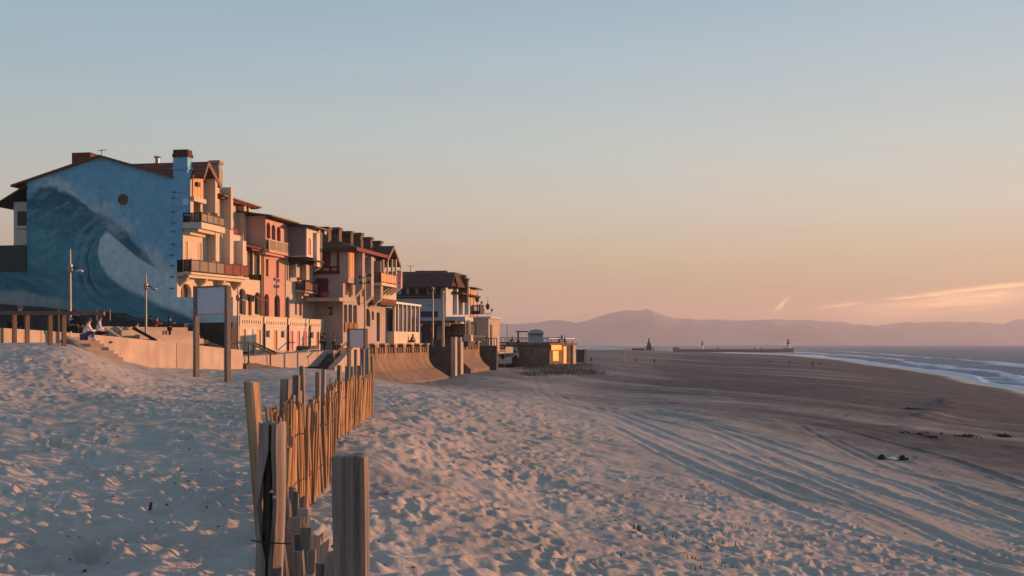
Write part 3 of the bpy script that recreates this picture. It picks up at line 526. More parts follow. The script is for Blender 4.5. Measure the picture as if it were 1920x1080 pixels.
# --- building: house with the wave mural
B = thing('mural_house', 'tall gabled beach house with a giant breaking wave painted on its shaded blue side', 'house', (oC-7, tG+6, zP), 'houses along the seafront')
def mural_paint(px, py):
    n1 = fbm(px*.02, py*.02, 201, 4); n2 = fbm(px*.07, py*.07, 205, 3); n3 = fbm(px*.012+py*.01, py*.05-px*.02, 209, 4)
    sky = np.array([.165,.41,.57]); lip = np.array([.28,.42,.50]); deep = np.array([.038,.145,.20]); mid = np.array([.085,.27,.345]); tube = np.array([.50,.64,.68]); foam = np.array([.46,.57,.62])
    c = np.tile(sky, (len(px), 1)); c *= (1+.10*n1)[:,None]
    mixv = lambda c, col, k: c*(1-k[:,None])+np.array(col)*k[:,None]
    sm = lambda x: np.clip(x, 0, 1)**2*(3-2*np.clip(x, 0, 1))
    top = np.interp(px, [0,52,80,110,150,200,250,300,330,440], [380,352,345,352,385,420,450,500,545,600])
    # spray above the crest then the dark back of the wave
    k = sm((py-top+26+22*n1)/30)*sm((px-40)/60); c = mixv(c, foam*(1+0), k*.85*np.clip(.72+1.1*n1+.8*n2, 0, 1))
    crest = np.interp(px, [0,52,75,95,130,170,205,240,275,310,335,440], [372,362,348,346,360,390,400,428,470,520,552,600])
    k = sm((py-crest+10*n2+8*n1)/12); c = mixv(c, deep, k)
    k2 = sm((py-crest-28+14*n1)/55); c = mixv(c, mid, k2*.85*np.clip(.6+1.2*n3+.3, 0, 1))
    # spray curtain blown to the right
    ln = np.interp(px, [140,200,260,320,340], [375,425,470,545,560]); k = sm((px-150)/60)*np.exp(-((py-ln+26)/30)**2)*np.clip(.55+1.2*n1+.6*n2, 0, 1); c = mixv(c, foam, np.clip(k, 0, 1)*.8)
    # light hollow of the tube
    up = np.interp(px, [182,188,200,225,260,300,345,440], [480,445,431,452,482,505,525,560]); dn = np.interp(px, [182,190,205,230,265,300,345,440], [480,505,525,545,560,580,596,640])
    k = sm((py-up)/5)*sm((dn-py)/12)*sm((px-181)/4); c = mixv(c, tube, k*np.clip(.92+.2*n1, 0, 1))
    # curling rib lines round the hollow
    r = np.hypot((px-215)/1.0, (py-490)*.82); rib = sm((np.sin(r*.42+3*n1)-.35)/.5)*np.exp(-((r-62)/22)**2)*(px < 205); c = mixv(c, [.16,.33,.42], rib*.55)
    rib = sm((np.sin(r*.36+1+3*n1)-.55)/.4)*np.exp(-((r-55)/16)**2)*(px < 200)*(1-k); c = mixv(c, [.012,.05,.085], rib*.7)
    # flowing streaks low down
    lowm = sm((py-dn-4)/18); fl = sm((fbm(px*.010+py*.004, (py-.42*px)*.075, 221, 4)-.05)/.5); c = mixv(c, [.10,.27,.35], lowm*fl*.6); fl2 = sm((fbm(px*.012, (py-.42*px)*.06+9, 227, 4)-.1)/.5); c = mixv(c, deep, lowm*fl2*.6); st = sm((fbm(px*.03-py*.012, (py+.55*px)*.12, 231, 4)-.08)/.25)*sm((py-crest-6)/10)*(1-lowm)*(1-k)*sm((215-px)/30); c = mixv(c, [.13,.34,.42], st*.5)
    # pale foot of the wave, lower left, and the dark base with painted-in shadow
    ft = np.interp(px, [0,60,110,160,230,300], [556,558,572,584,590,600]); k = sm((py-ft+14+5*n2)/8)*sm((170-px)/70); c = mixv(c, [.36,.38,.36], k*.7); k = sm((py-np.interp(px, [0,80,140,230,330], [572,578,584,592,604]))/5)*sm((330-px)/30); c = mixv(c, [.03,.045,.05], k)
    # round vent
    drip = sm((fbm(px*.35, py*.01, 241, 2)-.25)/.3); c = c*(1-.10*drip)[:,None]
    return c*(1+.09*n2)[:,None]
def gable_side():
    roof_px = [-30,25,188,325,332,357]; roof_py = [372,347,291,330,330,328]
    parts = [(-10, 50, 508, 640, None), (50, 332, 0, 640, 1), (332, 343, 487, 0, 2), (332.0, 343.0, 0, 487, 3), (343, 357, 0, 405, 3), (332, 437, 557, 640, None)]
    done = []
    for (x0, x1, y0, y1, kind) in parts:
        if kind == 2: continue
        nc = max(3, int((x1-x0)/1.1)); nr = 260 if kind == 1 else 80
        xs = np.linspace(x0, x1, nc); 
        if kind in (1, 3): tops = np.interp(xs, roof_px, roof_py)
        else: tops = np.full(nc, y0)
        px = np.tile(xs, (nr, 1)); py = tops[None]+(y1-tops[None])*np.linspace(0, 1, nr)[:,None]
        Y = tG/(sa*(px-CX)/F+ca); oo = Y*(ca*(px-CX)/F-sa); zz = (HY-py)*Y/F; tt = np.full_like(oo, tG)
        V = np.stack([oo, tt, zz], -1).reshape(-1, 3)-np.array(BASE[B.name]); me = vcol_mesh('mural_panel', V, nr, nc, mural_paint(px.ravel(), py.ravel())); done.append((me, V))
    m = bpy.data.materials.new('mural_paint'); m.use_nodes = True; nt = m.node_tree; N = nt.nodes.new; L = nt.links.new; b = nt.nodes['Principled BSDF']; b.inputs['Roughness'].default_value = .85; b.inputs['Specular IOR Level'].default_value = .2
    at = N('ShaderNodeAttribute'); at.attribute_name = 'tint'; tc = N('ShaderNodeTexCoord'); n = N('ShaderNodeTexNoise'); n.inputs['Scale'].default_value = 2.5; n.inputs['Detail'].default_value = 8; L(tc.outputs['Object'], n.inputs['Vector'])
    mr = N('ShaderNodeMapRange'); mr.inputs[1].default_value = .3; mr.inputs[2].default_value = .7; mr.inputs[3].default_value = .86; mr.inputs[4].default_value = 1.12; L(n.outputs[0], mr.inputs[0])
    mx = N('ShaderNodeMix'); mx.data_type = 'RGBA'; mx.blend_type = 'MULTIPLY'; mx.inputs[0].default_value = 1; L(at.outputs['Color'], mx.inputs[6]); L(mr.outputs[0], mx.inputs[7]); L(mx.outputs[2], b.inputs['Base Color'])
    for i, (me, V) in enumerate(done):
        me.materials.append(m); o = bpy.data.objects.new('painted_wall', me); COL.objects.link(o); o.parent = B
gable_side()
zr = lambda px, py: on_t(px, py, tG)
oE, zE = zr(25, 347); oR, zR = zr(188, 291); oF, zF = zr(326, 330); oW = Ob(50)
oEnd = oTop+.9; sl = (zF-zR)/(oF-oR); zEnd = zF+sl*(oEnd-oF)*1.0
tB1 = T(455, oTop); tB1a = T(418, oTop)
mb = MB(); mb.slab((oE-.1,tG-.22,zE),(oR,tG-.22,zR+.02),(oR,tB1,zR+.02),(oE-.1,tB1,zE),.16); mb.slab((oR+.01,tG-.22,zR+.02),(oF,tG-.22,zF),(oF,tB1,zF),(oR+.01,tB1,zR+.02),.16)
mb.build('roof', 'roof', B)
# body behind the skins (fills the house, keeps light out)
mb = MB(); mb.box(oW+.3, oLow-.9, tG+.08, tB1-.05, zP-1, zF-1.0); mb.prism([(oW+.3, zF-1.0),(oLow-.9, zF-1.0),(oF, zF-.35),(oR, zR-.35),(oE+1.2, zE-.3)], 't', tG+.08, tB1-.05); mb.build('house_body', 'white', B)
# left wing with its own eave
mb = MB(); oL = Ob(22); zz = lambda py: zr(30, py)[1]
mb.box(oL, oW-.002, tG+.25, tG+6, zz(474), zz(378)); mb.build('side_wing', 'white', B)
mb = MB(); mb.slab((Ob(-4),tG-.5,zz(384)),(oW+.1,tG-.5,zz(350)),(oW+.1,tG+7,zz(350)),(Ob(-4),tG+7,zz(384)),.14); mb.build('eave', 'darkwood', B)
MB().box(Ob(30), oW-.01, tG+.17, tG+.26, zz(423), zz(396)).build('shuttered_window', 'darkgreen', B); MB().box(Ob(28), oW-.01, tG+.10, tG+.26, zz(427), zz(423.5)).build('sill', 'white', B)
MB().box(Ob(-30), oW+.02, tG-.12, tG+.25, zz(508), zz(460)).build('dark_screen', 'darkgreen', B)
MB().box(Ob(-30), oL-.05, tG+8, tG+12, zz(470), zz(446)).build('rear_roof', 'roof', B)
# vent and wall anchors on the painted side
Y = zr(231, 374); mb = MB(); mb.tube([(Y[0],tG-.06,Y[1]),(Y[0],tG+.05,Y[1])], .40, 20); mb.build('round_vent', 'rock', B)
for (ax, ay) in ((327,360),(326,371),(325,397),(325,417),(325,434),(324,458),(323,478),(323,498),(322,519),(322,541)):
    p = zr(ax, ay); MB().box(p[0]-.16, p[0]+.16, tG-.05, tG+.02, p[1]-.05, p[1]+.05).build('anchor_bracket', 'coolgrey', B)
# chimneys, flues, aerial
p0 = zr(325, 330); p1 = zr(352, 280); mb = MB(); mb.box(p0[0], p1[0], tG-.04, tG+.75, p0[1]-1.2, p1[1]-.55); mb.box(p0[0]-.06, p1[0]+.07, tG-.1, tG+.81, p1[1]-1.45, p1[1]-1.3, 0); mb.box(p0[0]-.05, p1[0]+.06, tG-.09, tG+.8, p1[1]-.55, p1[1]-.3, 1); mb.box(p0[0], p1[0], tG-.04, tG+.75, p1[1]-.3, p1[1], 1)
paint = mat('blue_render_chimney', (.165,.40,.56), .9, .08, 1.2); mb.build('chimney', [paint, 'roofdark'], B)
p = on_t(406, 302, tG+6.5); q = on_t(406, 340, tG+6.5); chimney(B, p[0], tG+6.5, q[1]-.5, p[1], .75, .7, 'greywall', 0)
p = on_t(152, 288, tG+5); q = on_t(152, 300, tG+5); mb = MB(); mb.box(p[0]-.5, p[0]+1.1, tG+4.5, tG+5.5, q[1]-1, p[1]); mb.build('chimney', 'roof', B)
for (ax, ay0, ay1, r) in ((295, 293, 325, .16), (317, 306, 328, .11)):
    p = on_t(ax, ay0, tG+1.5); q = on_t(ax, ay1, tG+1.5); mb = MB(); mb.tube([(p[0],tG+1.5,q[1]-.3),(p[0],tG+1.5,p[1]-.15)], r, 10); mb.tube([(p[0],tG+1.5,p[1]-.1),(p[0],tG+1.5,p[1])], [r*1.7, r*1.5], 10); mb.build('flue', 'galv', B)
p = zr(184, 278); mb = MB(); mb.tube([(p[0],tG+.5,zR-.1),(p[0],tG+.5,p[1])], .025, 6); mb.tube([(p[0]-.3,tG+.5,p[1]-.1),(p[0]+.4,tG+.5,p[1]-.02)], .018, 6); [mb.tube([(p[0]+k*.15,tG+.3,p[1]-.07),(p[0]+k*.15,tG+.7,p[1]-.07)], .012, 5) for k in (-1,0,1,2)]; mb.build('aerial', 'mast', B)
# sea fronts of the mural house: three planes stepping out as they rise
mb = MB()
_pL, _pM = world_of(oLow, tG), world_of(oMid, tG); o358 = world_of(Ob(358), tG); o377 = world_of(Ob(377), tG); oMid1 = oMid; oLow1 = oLow
set_frame(A2); oLow = street_of(_pL.x, _pL.y)[0]; oMid = street_of(_pM.x, _pM.y)[0]; tG2 = street_of(_pL.x, _pL.y)[1]; o358 = street_of(o358.x, o358.y)[0]; o377 = street_of(o377.x, o377.y)[0]
gl = [px_open(oLow, 339, 532, 359, 592, True), px_open(oLow, 367, 534, 385, 592, True), px_open(oLow, 396, 533, 412, 592, True), px_open(oLow, 419, 534, 434, 590, True), px_open(oLow, 447, 541, 461, 590, True), px_open(oLow, 477, 548, 489, 590, True), px_open(oLow, 464.5, 556, 472, 592)]
tEndLow = T(490, oLow)
zb0 = -.7; zl1 = Z(340, 512, oLow); zm0 = zl1; zm1 = Z(350, 436, oMid)
grid_wall(mb, oLow, tG2+.003, tEndLow, zb0, zl1, gl, .35)
ml = [px_open(oMid, 346, 452, 352, 492), px_open(oMid, 370, 455, 378, 494), px_open(oMid, 404, 461, 409, 497)]
tG2m = street_of(_pM.x, _pM.y)[1]; grid_wall(mb, oMid, tG2m+.003, T(427, oMid), zl1+.002, zm1, ml, .12)
mr_ = [px_open(oMid, 434, 465, 439, 500), px_open(oMid, 447, 470, 451, 504)]
grid_wall(mb, oMid, T(427.2, oMid), T(456, oMid), zl1+.002, zm1+.4, mr_, .12)
mb.box(oLow-1.2, oMid-.01, tG2+.01, T(456,oMid), zl1-.25, zl1-.01)
for (ax, o_, y0, y1, pr, w) in ((392,oMid,438,490,.75,.5),(421,oMid,432,497,.65,.5),(446,oMid,452,505,.6,.5)):
    t = T(ax, o_); mb.box(o_+.002, o_+pr, t-w/2, t+w/2, Z(ax, y1, o_), Z(ax, y0, o_))
mb.build('lower_sea_front', 'cream', B)
for q in gl[:6]: window(B, oLow, q, 'glass', .33, 'creamdoor')
window(B, oLow, gl[6], 'brown', .2)
for q in ml+mr_: window(B, oMid, q, 'creamdoor', .08)
set_frame(A0); mb = MB(); zm1 = Z(350, 436, oMid1)
zt0 = zm1+.003; zt1 = zF-.7
ul = [px_open(oTop, 363, 372, 376, 425), px_open(oTop, 394, 378, 408, 428)]
grid_wall(mb, oTop, tG+.003, tB1a, zt0, zt1+.5, ul, .9)
ur = [px_open(oTop, 429, 384, 441, 424)]
grid_wall(mb, oTop-.5, tB1a, tB1+.6, zm1+.4, zt1-.1, ur, .25)
mb.add([(oTop,tB1a,zt0),(oTop-.5,tB1a,zt0),(oTop-.5,tB1a,zt1),(oTop,tB1a,zt1)], [(0,1,2,3)])
mb.box(oMid1-1.2, oTop-.01, tG+.01, tB1a, zm1-.2, zm1-.01)
# upright fins between the bays
for (ax, o_, y0, y1, pr, w) in ((387,oTop,336,400,.8,.4),(418,oTop,352,430,.75,.4),(447,oTop-.5,384,470,.6,.45),(456,oTop-.5,386,452,.55,.3)):
    t = T(ax, o_); mb.box(o_+.002, o_+pr, t-w/2, t+w/2, Z(ax, y1, o_), Z(ax, y0, o_))
mb.build('sea_front', 'cream', B)
window(B, oTop, ul[0], 'glass', .85, 'brown'); window(B, oTop, ul[1], 'glass', .85, 'brown')
w = window(B, oTop-.5, ur[0], 'glass', .22, 'whitepaint'); q = ur[0]; MB().box(oTop-.74, oTop-.70, q[0]+.3, q[1]-.3, q[2]+.1, q[3]-.1).build('curtain', 'curtain', B)
# timbered apricot gable face with its small vent
q = px_open(oTop, 360, 336, 379, 371); mb = MB()
for k in range(7): a = q[0]+(q[1]-q[0])*k/7; mb.box(oTop+.004, oTop+.10+.012*(k % 2), a, a+(q[1]-q[0])/7-.02, q[2], q[3]+.3-.05*abs(k-2))
mb.build('timber_gable', 'orange', B); MB().box(oTop+.10, oTop+.30, T(363.5, oTop), T(369, oTop), Z(366, 350, oTop), Z(366, 342, oTop)).build('gable_light', 'darkmetal', B)
mb = MB(); mb.box(oTop+.002, oTop+.25, q[0]-.2, q[1]+.2, q[2]-.35, q[2]-.01); mb.build('lintel', 'cream', B)
# cross gable roof to the sea
oG = oTop+.8; tm, tb = T(390, oG), T(415, oG); ta = tG+.75; zm_ = Z(390, 303, oG); za = Z(366, 327, oG); zb = Z(415, 349, oG)
mb = MB(); mb.slab((oR+1,ta-.3,za+.35),(oG,ta-.3,za),(oG,tm,zm_),(oR+1,tm,zm_),.14); mb.slab((oR+1,tm+.01,zm_),(oG,tm+.01,zm_),(oG,tb,zb),(oR+1,tb,zb),.14); mb.build('cross_gable_roof', 'roof', B)
mb = MB()
for (t0, z0, t1, z1) in ((ta-.3, za, tm, zm_), (tm, zm_, tb, zb)): mb.add([(oG+d,t,z) for d in (0,.07) for t, z in ((t0,z0+.04),(t1,z1+.04),(t1,z1-.34),(t0,z0-.34))], [(0,1,2,3),(7,6,5,4)]+[(i,(i+1)%4,4+(i+1)%4,4+i) for i in range(4)])
mb.build('bargeboard', 'railwood', B)
mb = MB(); mb.prism([(ta+.1, za-.25),(tm, zm_-.35),(tb-.4, zb-.1),(tb-.4, zb-1.2),(ta+.1, zt1-.1)], 'o', oTop-1.0, oTop-.1); mb.build('gable_wall', 'darkwood', B)
# lower eave beyond the gable
mb = MB(); e0, e1 = T(416, oTop+.4), T(487, oTop+.4); zl = Z(420, 366, oTop+.4); zl2 = zl-.1
mb.slab((oTop-3,e0,zl+1.0),(oTop+.5,e0,zl),(oTop+.5,e1,zl2),(oTop-3,e1,zl2+1.0),.12); mb.build('eave', 'roof', B)
MB().box(oTop-1.4, oTop+.38, e0+.05, e1-.05, zl-.28, zl-.16).build('soffit', 'soffit', B)
mb = MB(); mb.tube([(oTop+.55,e0,zl-.05),(oTop+.55,e1,zl2-.05)], .07, 8); mb.build('gutter', 'railwood', B)
# balconies
def balcony(root, o0, o1, xs, y_top, y_rail, y_slab, segs, end_n, under=True, slabm='cream'):
    """xs: first and last column on the outer plane; segs: list of (columns, material)"""
    t0 = T(xs[0], o1); t1 = T(xs[1], o1); z1 = Z(xs[0], y_top, o1); z0 = Z(xs[0], y_rail, o1); zs = Z(xs[0], y_slab, o1)
    mb = MB(); mb.box(o0, o1+.06, t0-.06, t1+.06, zs, z0); mb.box(o0, o1-.25, t0+.1, t1-.1, zs-.22, zs-.003); mb.build('balcony_slab', slabm, root)
    a = t0; tot = sum(s[0] for s in segs)
    for n, pm in segs: b = a+(t1-t0)*n/tot; railing_panels(root, o1, a, b-(.09 if b < t1-.1 else 0), z0+.05, z1, n, pm); a = b
    railing_end(root, t0, o0+.02, o1-.05, z0+.05, z1, end_n)
    if under:
        k = max(2, int((t1-t0)/2.2))
        for i in range(k+1): t = t0+.25+(t1-t0-.5)*i/k; MB().prism([(o0, zs-.9),(o0, zs-.23),(o1-.4, zs-.23),(o1-.45, zs-.4)], 't', t-.12, t+.12).build('bracket', slabm, root)
balcony(B, oMid1, Ob(377), (377, 420), 399, 416.5, 428, [(4, 'greypanel')], 6, False)
set_frame(A2); balcony(B, oLow, o358, (358, 465), 487, 510, 514, [(4, 'greypanel'), (3, 'redpanel')], 6); set_frame(A0)
mb = MB(); o_ = oTop+.35; t0, t1 = T(429, o_), T(446, o_); railing_panels(B, o_, t0, t1, Z(437, 447, o_), Z(437, 427, o_), 2, 'redpanel'); MB().box(oTop-.5, o_+.05, t0, t1, Z(437, 452, o_), Z(437, 447.3, o_)).build('balcony_slab', 'cream', B)
set_frame(A2); mb = MB(); mb.slab((oLow, T(463, oLow), Z(463, 551, oLow)), (oLow+.9, T(463, oLow), Z(463, 557, oLow)), (oLow+.9, T(484, oLow), Z(484, 556, oLow)-.3), (oLow, T(484, oLow), Z(484, 556, oLow)), .1); mb.build('porch_roof', 'roof', B)
MB().tube([(oMid+.1,T(453,oMid),Z(455,440,oMid)),(oMid+.1,T(453,oMid),Z(453,486,oMid)),(oLow+.1,T(449.5,oLow),Z(450,496,oLow))], .06, 8).build('downpipe', 'lampmetal', B)
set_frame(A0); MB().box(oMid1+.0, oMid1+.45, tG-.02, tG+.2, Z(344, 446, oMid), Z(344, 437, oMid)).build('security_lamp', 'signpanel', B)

# --- building: pink house
t2 = tB1+.65; o2 = on_t(498, 643, t2)[0]; t2e = T(540, o2)
C2 = thing('pink_house', 'pink rendered house with three arched windows under its eave, next to the mural house', 'house', (o2-6, t2+4, zP), 'houses along the seafront')
zt = Z(500, 405, o2); zj = Z(505, 472, o2)
mb = MB(); aw = [px_open(o2, 499.5+9.6*k, 417+4*k, 507+9.6*k, 447+4.5*k, True) for k in range(3)]
grid_wall(mb, o2, t2, t2e, zj, zt, aw, .3); mb.add([(o2,t2,zj),(o2-5,t2,zj),(o2-5,t2,zt),(o2,t2,zt)], [(0,1,2,3)]); mb.add([(o2,t2e,zj),(o2-5,t2e,zj),(o2-5,t2e,zt),(o2,t2e,zt)], [(0,1,2,3)]); mb.box(o2-5, o2-.001, t2+.001, t2e-.001, zj-.25, zj-.002); mb.build('upper_wall', 'pink', C2); mb = MB()
set_frame(A2); oW2 = oLow+.06; tP0, tP1 = T(490, oW2), T(535.3, oW2); zlt = Z(512, 462, oW2)
sw = [px_open(oW2, 498.5, 486, 503.5, 518), px_open(oW2, 518, 489.5, 523, 521)]; ar = [px_open(oW2, 495.5, 551, 504.5, 595, True), px_open(oW2, 514.5, 553, 525, 596, True)]
grid_wall(mb, oW2, tP0, tP1, zb0, zlt, sw+ar, .35); mb.box(oW2-4, oW2-.4, tP0, tP1, zb0, zlt)
mb.build('lower_wall', 'pink', C2)
for q in sw: window(C2, oW2, q, 'glass', .3, 'brown')
for q in ar: window(C2, oW2, q, 'glass', .33, 'brown')
MB().tube([(oW2+.12,tP0+.1,zlt-.6),(oW2+.12,tP0+.1,zb0+1.5)], .07, 8).build('downpipe', 'railwood', C2)
set_frame(A0)
MB().box(o2-6, oLow1-.5, t2+.3, t2e-.01, zb0, zt-.05).box(o2-5, o2-.4, t2+.1, t2e-.1, zj, zt-.05).build('house_body', 'pink', C2)
for q in aw: window(C2, o2, q, 'burgundy', .25)
railing_panels(C2, o2+.25, t2+.1, t2e-.5, Z(508, 470, o2), Z(508, 451, o2), 3, 'greypanel', 'creamdoor'); MB().box(o2+.002, o2+.3, t2+.05, t2e-.45, Z(508, 474.5, o2), Z(508, 470.5, o2)).build('balcony_slab', 'pink', C2)
mb = MB(); oe = o2+.7; ze = Z(498, 401, oe)+.05; tm = (t2+t2e)/2; mb.slab((o2-6,t2-.7,ze+.9),(oe,t2-.7,ze),(oe,t2e+.7,ze),(o2-6,t2e+.7,ze+.9),.13); mb.add([(oe-1.2,t2-.7,ze+.15),(o2-6,t2-.7,ze+.9),(o2-6,t2+1.5,ze+1.3)], [(0,1,2)]); mb.build('roof', 'roofdark', C2)
mb = MB(); [mb.box(o2, oe-.05, t2+.2+.55*k, t2+.32+.55*k, ze-.24, ze-.135) for k in range(int((t2e-t2)/.55))]; mb.build('rafters', 'darkwood', C2)
MB().tube([(oe+.06,t2-.7,ze-.06),(oe+.06,t2e+.7,ze-.06)], .07, 8).build('gutter', 'railwood', C2)
# glazed loggia with a red soffit lower down on the left of the block
set_frame(A2); ol = oLow+.02
mb = MB()
for ax in (462, 475, 488): t = T(ax, ol+.3); mb.box(ol+.2, ol+.32, t-.09, t+.09, Z(ax, 515, ol+.3), Z(ax, 469, ol+.3))
mb.box(ol+.2, ol+.32, T(462,ol+.3)+.09, T(488,ol+.3)-.09, Z(475, 471, ol+.3), Z(475, 468, ol+.3)); f = mb.build('loggia_frame', 'creamdoor', C2)
MB().box(ol+.1, ol+.16, T(462.5,ol+.3), T(487.5,ol+.3), Z(475, 514, ol+.3), Z(475, 471, ol+.3)).build('pane', 'glass', f)
mb = MB(); mb.slab((ol-.5,T(455,ol),Z(455,452,ol)),(ol+.95,T(455,ol+.95),Z(455,458,ol+.95)),(ol+.95,T(510,ol+.95),Z(455,458,ol+.95)-.1),(ol-.5,T(510,ol),Z(455,452,ol)-.1),.12); mb.build('lower_eave', 'roof', C2)
MB().box(ol-.3, ol+.8, T(456,ol), T(508,ol+.9), Z(455,459,ol+.9)-.32, Z(455,459,ol+.9)-.16).build('soffit', 'soffit', C2)
set_frame(A0)

# --- building: narrow grey-sided house
t3 = t2e+.05; o3 = on_t(575, 643, t3)[0]; t3e = T(595.5, o3)
C3 = thing('narrow_house', 'narrow cream house with a shaded grey upper side and a small dark balcony', 'house', (o3-6, t3+3, zP), 'houses along the seafront')
z3 = Z(576, 424, o3); j3 = Z(576, 477, o3); mb = MB(); hw = [px_open(o3, 577, 446, 583, 478, True)]
grid_wall(mb, o3, t3, t3e, j3, z3, hw, .15); mb.add([(o3,t3,j3),(o3-6,t3,j3),(o3-6,t3,z3),(o3,t3,z3)], [(0,1,2,3)]); mb.add([(o3,t3e,j3),(o3-6,t3e,j3),(o3-6,t3e,z3),(o3,t3e,z3)], [(0,1,2,3)]); mb.box(o3-3, o3-.002, t3+.002, t3e-.002, j3-.2, j3-.002); t = T(588, o3); mb.box(o3+.002, o3+.30, t, t3e, Z(590, 500, o3), Z(590, 437, o3)); mb.build('upper_wall', 'white', C3); mb = MB()
set_frame(A2); ob3 = oLow+.12; t30, t3f = T(535.6, ob3), T(590, ob3); zl3 = Z(560, 464, ob3)
lw = [px_open(ob3, 537, 493, 540, 526), px_open(ob3, 541.5, 494, 544.5, 527), px_open(ob3, 556, 497, 561, 532), px_open(ob3, 577, 501, 580.5, 532)]; la = [px_open(ob3, 536, 556, 543, 598, True), px_open(ob3, 553, 566, 557, 590), px_open(ob3, 560, 566, 566, 592)]
grid_wall(mb, ob3, t30, t3f, zb0, zl3, lw+la, .25); mb.box(ob3-4, ob3-.3, t30, t3f, zb0, zl3)
for (ax, y0, y1, pr) in ((549,489,520,.5),(567,492,525,.55),(590,440,505,.0)):
    if pr: t = T(ax, ob3); mb.box(ob3+.002, ob3+pr, t-.3, t+.3, Z(ax, y1, ob3), Z(ax, y0, ob3))
mb.build('lower_wall', 'white', C3)
for q in lw: window(C3, ob3, q, 'ochre', .12)
window(C3, ob3, la[0], 'glass', .24, 'brown'); window(C3, ob3, la[1], 'ochre', .2); window(C3, ob3, la[2], 'ochre', .2)
set_frame(A0); MB().box(o3-6, o3-.06, t3-.06, t3-.003, j3-.1, z3-.05).build('grey_facing', 'coolgrey', C3); MB().box(o3-7, oLow1-.3, t3+.1, t3e-.1, zb0, z3-.1).box(o3-6, o3-.4, t3+.1, t3e-.1, j3, z3-.1).build('house_body', 'greywall', C3)  # plain cool grey sheet over the upper near side
window(C3, o3, hw[0], 'pinkdoor', .12)
ob3 = o2-.1
mb = MB(); oe = o3+.8; ze = Z(575, 419, oe); mb.slab((o3-6,t3-.5,ze+.85),(oe,t3-.5,ze),(oe,t3e+.6,ze-.02),(o3-6,t3e+.6,ze+.85),.13); mb.build('roof', 'roofdark', C3)
MB().tube([(oe+.06,t3-.5,ze-.06),(oe+.06,t3e+.6,ze-.08)], .07, 8).build('gutter', 'railwood', C3)
MB().tube([(o3+.38,t3e-.1,ze-.3),(o3+.38,t3e-.1,Z(595,500,o3)),(o3-.1,t3e-.5,Z(590,508,o3))], .06, 8).build('downpipe', 'lampmetal', C3)
mb = MB(); mb.slab((ob3,t3+.1,Z(540,476,ob3)),(o3+.5,t3+.1,Z(553,481,o3)),(o3+.5,t3+3.2,Z(553,481,o3)-.05),(ob3,t3+3.2,Z(540,476,ob3)),.12); mb.build('small_eave', 'darkwood', C3)
[MB().prism([(ob3, Z(540,476,ob3)-1.0),(ob3, Z(540,476,ob3)-.16),(o3+.3, Z(553,481,o3)-.16)], 't', t, t+.1).build('eave_bracket', 'darkwood', C3) for t in (t3+.3, t3+1.6, t3+2.9)]
ob = on_t(572, 643, t3+1.6)[0]; b0, b1 = T(572, ob), T(606, ob)
balcony(C3, ob3, ob, (572, 600), 528, 545, 549, [(2, 'railwood'), (1, 'orange')], 5, True, 'greywall')

# --- building: hotel with burgundy timber
t4 = T(603, o3)+.9; o4 = on_t(653, 643, t4)[0]; o4l = on_t(643, 643, t4)[0]; t4e = T(743, o4); H = thing('timbered_hotel', 'long half timbered hotel with burgundy woodwork and a row of chimneys', 'hotel', (o4-5, t4+8, zP), 'houses along the seafront')
zh = Z(655, 466, o4); zm = Z(655, 526, o4); oHL = on_t(588.5, 643, t4)[0]; zg = Z(650, 566, o4l)
mb = MB()
pan = [px_open(o4, 654, 473, 663, 522), px_open(o4, 674, 484, 680, 512), px_open(o4, 695, 490, 700, 520)]
grid_wall(mb, o4, t4, T(717, o4), zm, zh, [], .2)
mb.add([(o4,t4,zm),(oHL,t4,zm),(oHL,t4,zh),(o4,t4,zh)], [(0,1,2,3)]); mb.box(o4-1.5, o4-.003, t4+.003, T(717,o4), zm-.2, zm-.003)
rw = [px_open(o4l, 647, 527, 652, 553), px_open(o4l, 656, 529, 661, 554), px_open(o4l, 678, 530, 682, 556), px_open(o4l, 700, 533, 704, 558)]
grid_wall(mb, o4l, t4, T(722, o4l), zg, zm-.203, rw, .2); mb.add([(o4l,t4,zg),(oHL,t4,zg),(oHL,t4,zm-.203),(o4l,t4,zm-.203)], [(0,1,2,3)])
gw = [px_open(o4l, 644.5, 571, 651, 604), px_open(o4l, 653, 571, 660, 605), px_open(o4l, 662, 572, 669, 606), px_open(o4l, 684, 578, 694, 612, True), px_open(o4l, 697, 584, 701, 600), px_open(o4l, 706, 586, 712, 640), px_open(o4l, 732, 580, 737, 622)]
grid_wall(mb, o4l+.01, T(642.5, o4l), t4e, zb0-.2, zg-.02, gw, .35)
mb.add([(o4l+.01,T(642.5,o4l),zb0),(oHL,T(642.5,o4l),zb0),(oHL,T(642.5,o4l),Z(640,592,o4l)),(o4l+.01,T(642.5,o4l),Z(640,592,o4l))], [(0,1,2,3)])
for (ax, y0, y1, pr, w_) in ((668,474,540,.7,.7),(684,482,556,.75,.8),(702,490,560,.75,.8)):
    t = T(ax, o4); mb.box(o4+.002, o4+pr, t-w_/2, t+w_/2, Z(ax, y1, o4), Z(ax, y0, o4))
    mb.prism([(o4, Z(ax, y1, o4)-.8),(o4, Z(ax, y1, o4)-.003),(o4+pr, Z(ax, y1, o4)-.003)], 't', t-w_/2, t+w_/2)
mb.build('wall', 'hotelwall', H); MB().box(oHL, o4l-.4, t4+.15, t4e-.2, zb0, zh-.05).build('house_body', 'white', H)
for q in pan[:1]:
    mb = MB(); n = 5; [mb.box(o4+.004, o4+.06+.01*(k % 2), q[0]+(q[1]-q[0])*k/n, q[0]+(q[1]-q[0])*(k+1)/n-.03, q[2], q[3]) for k in range(n)]; mb.build('sunlit_strip', 'orange', H)  # lit strip of the front; its orange light is in the colour
for q in pan[1:]: MB().box(o4+.003, o4+.05, q[0], q[1], q[2], q[3]).build('upper_pane', 'glass', H)
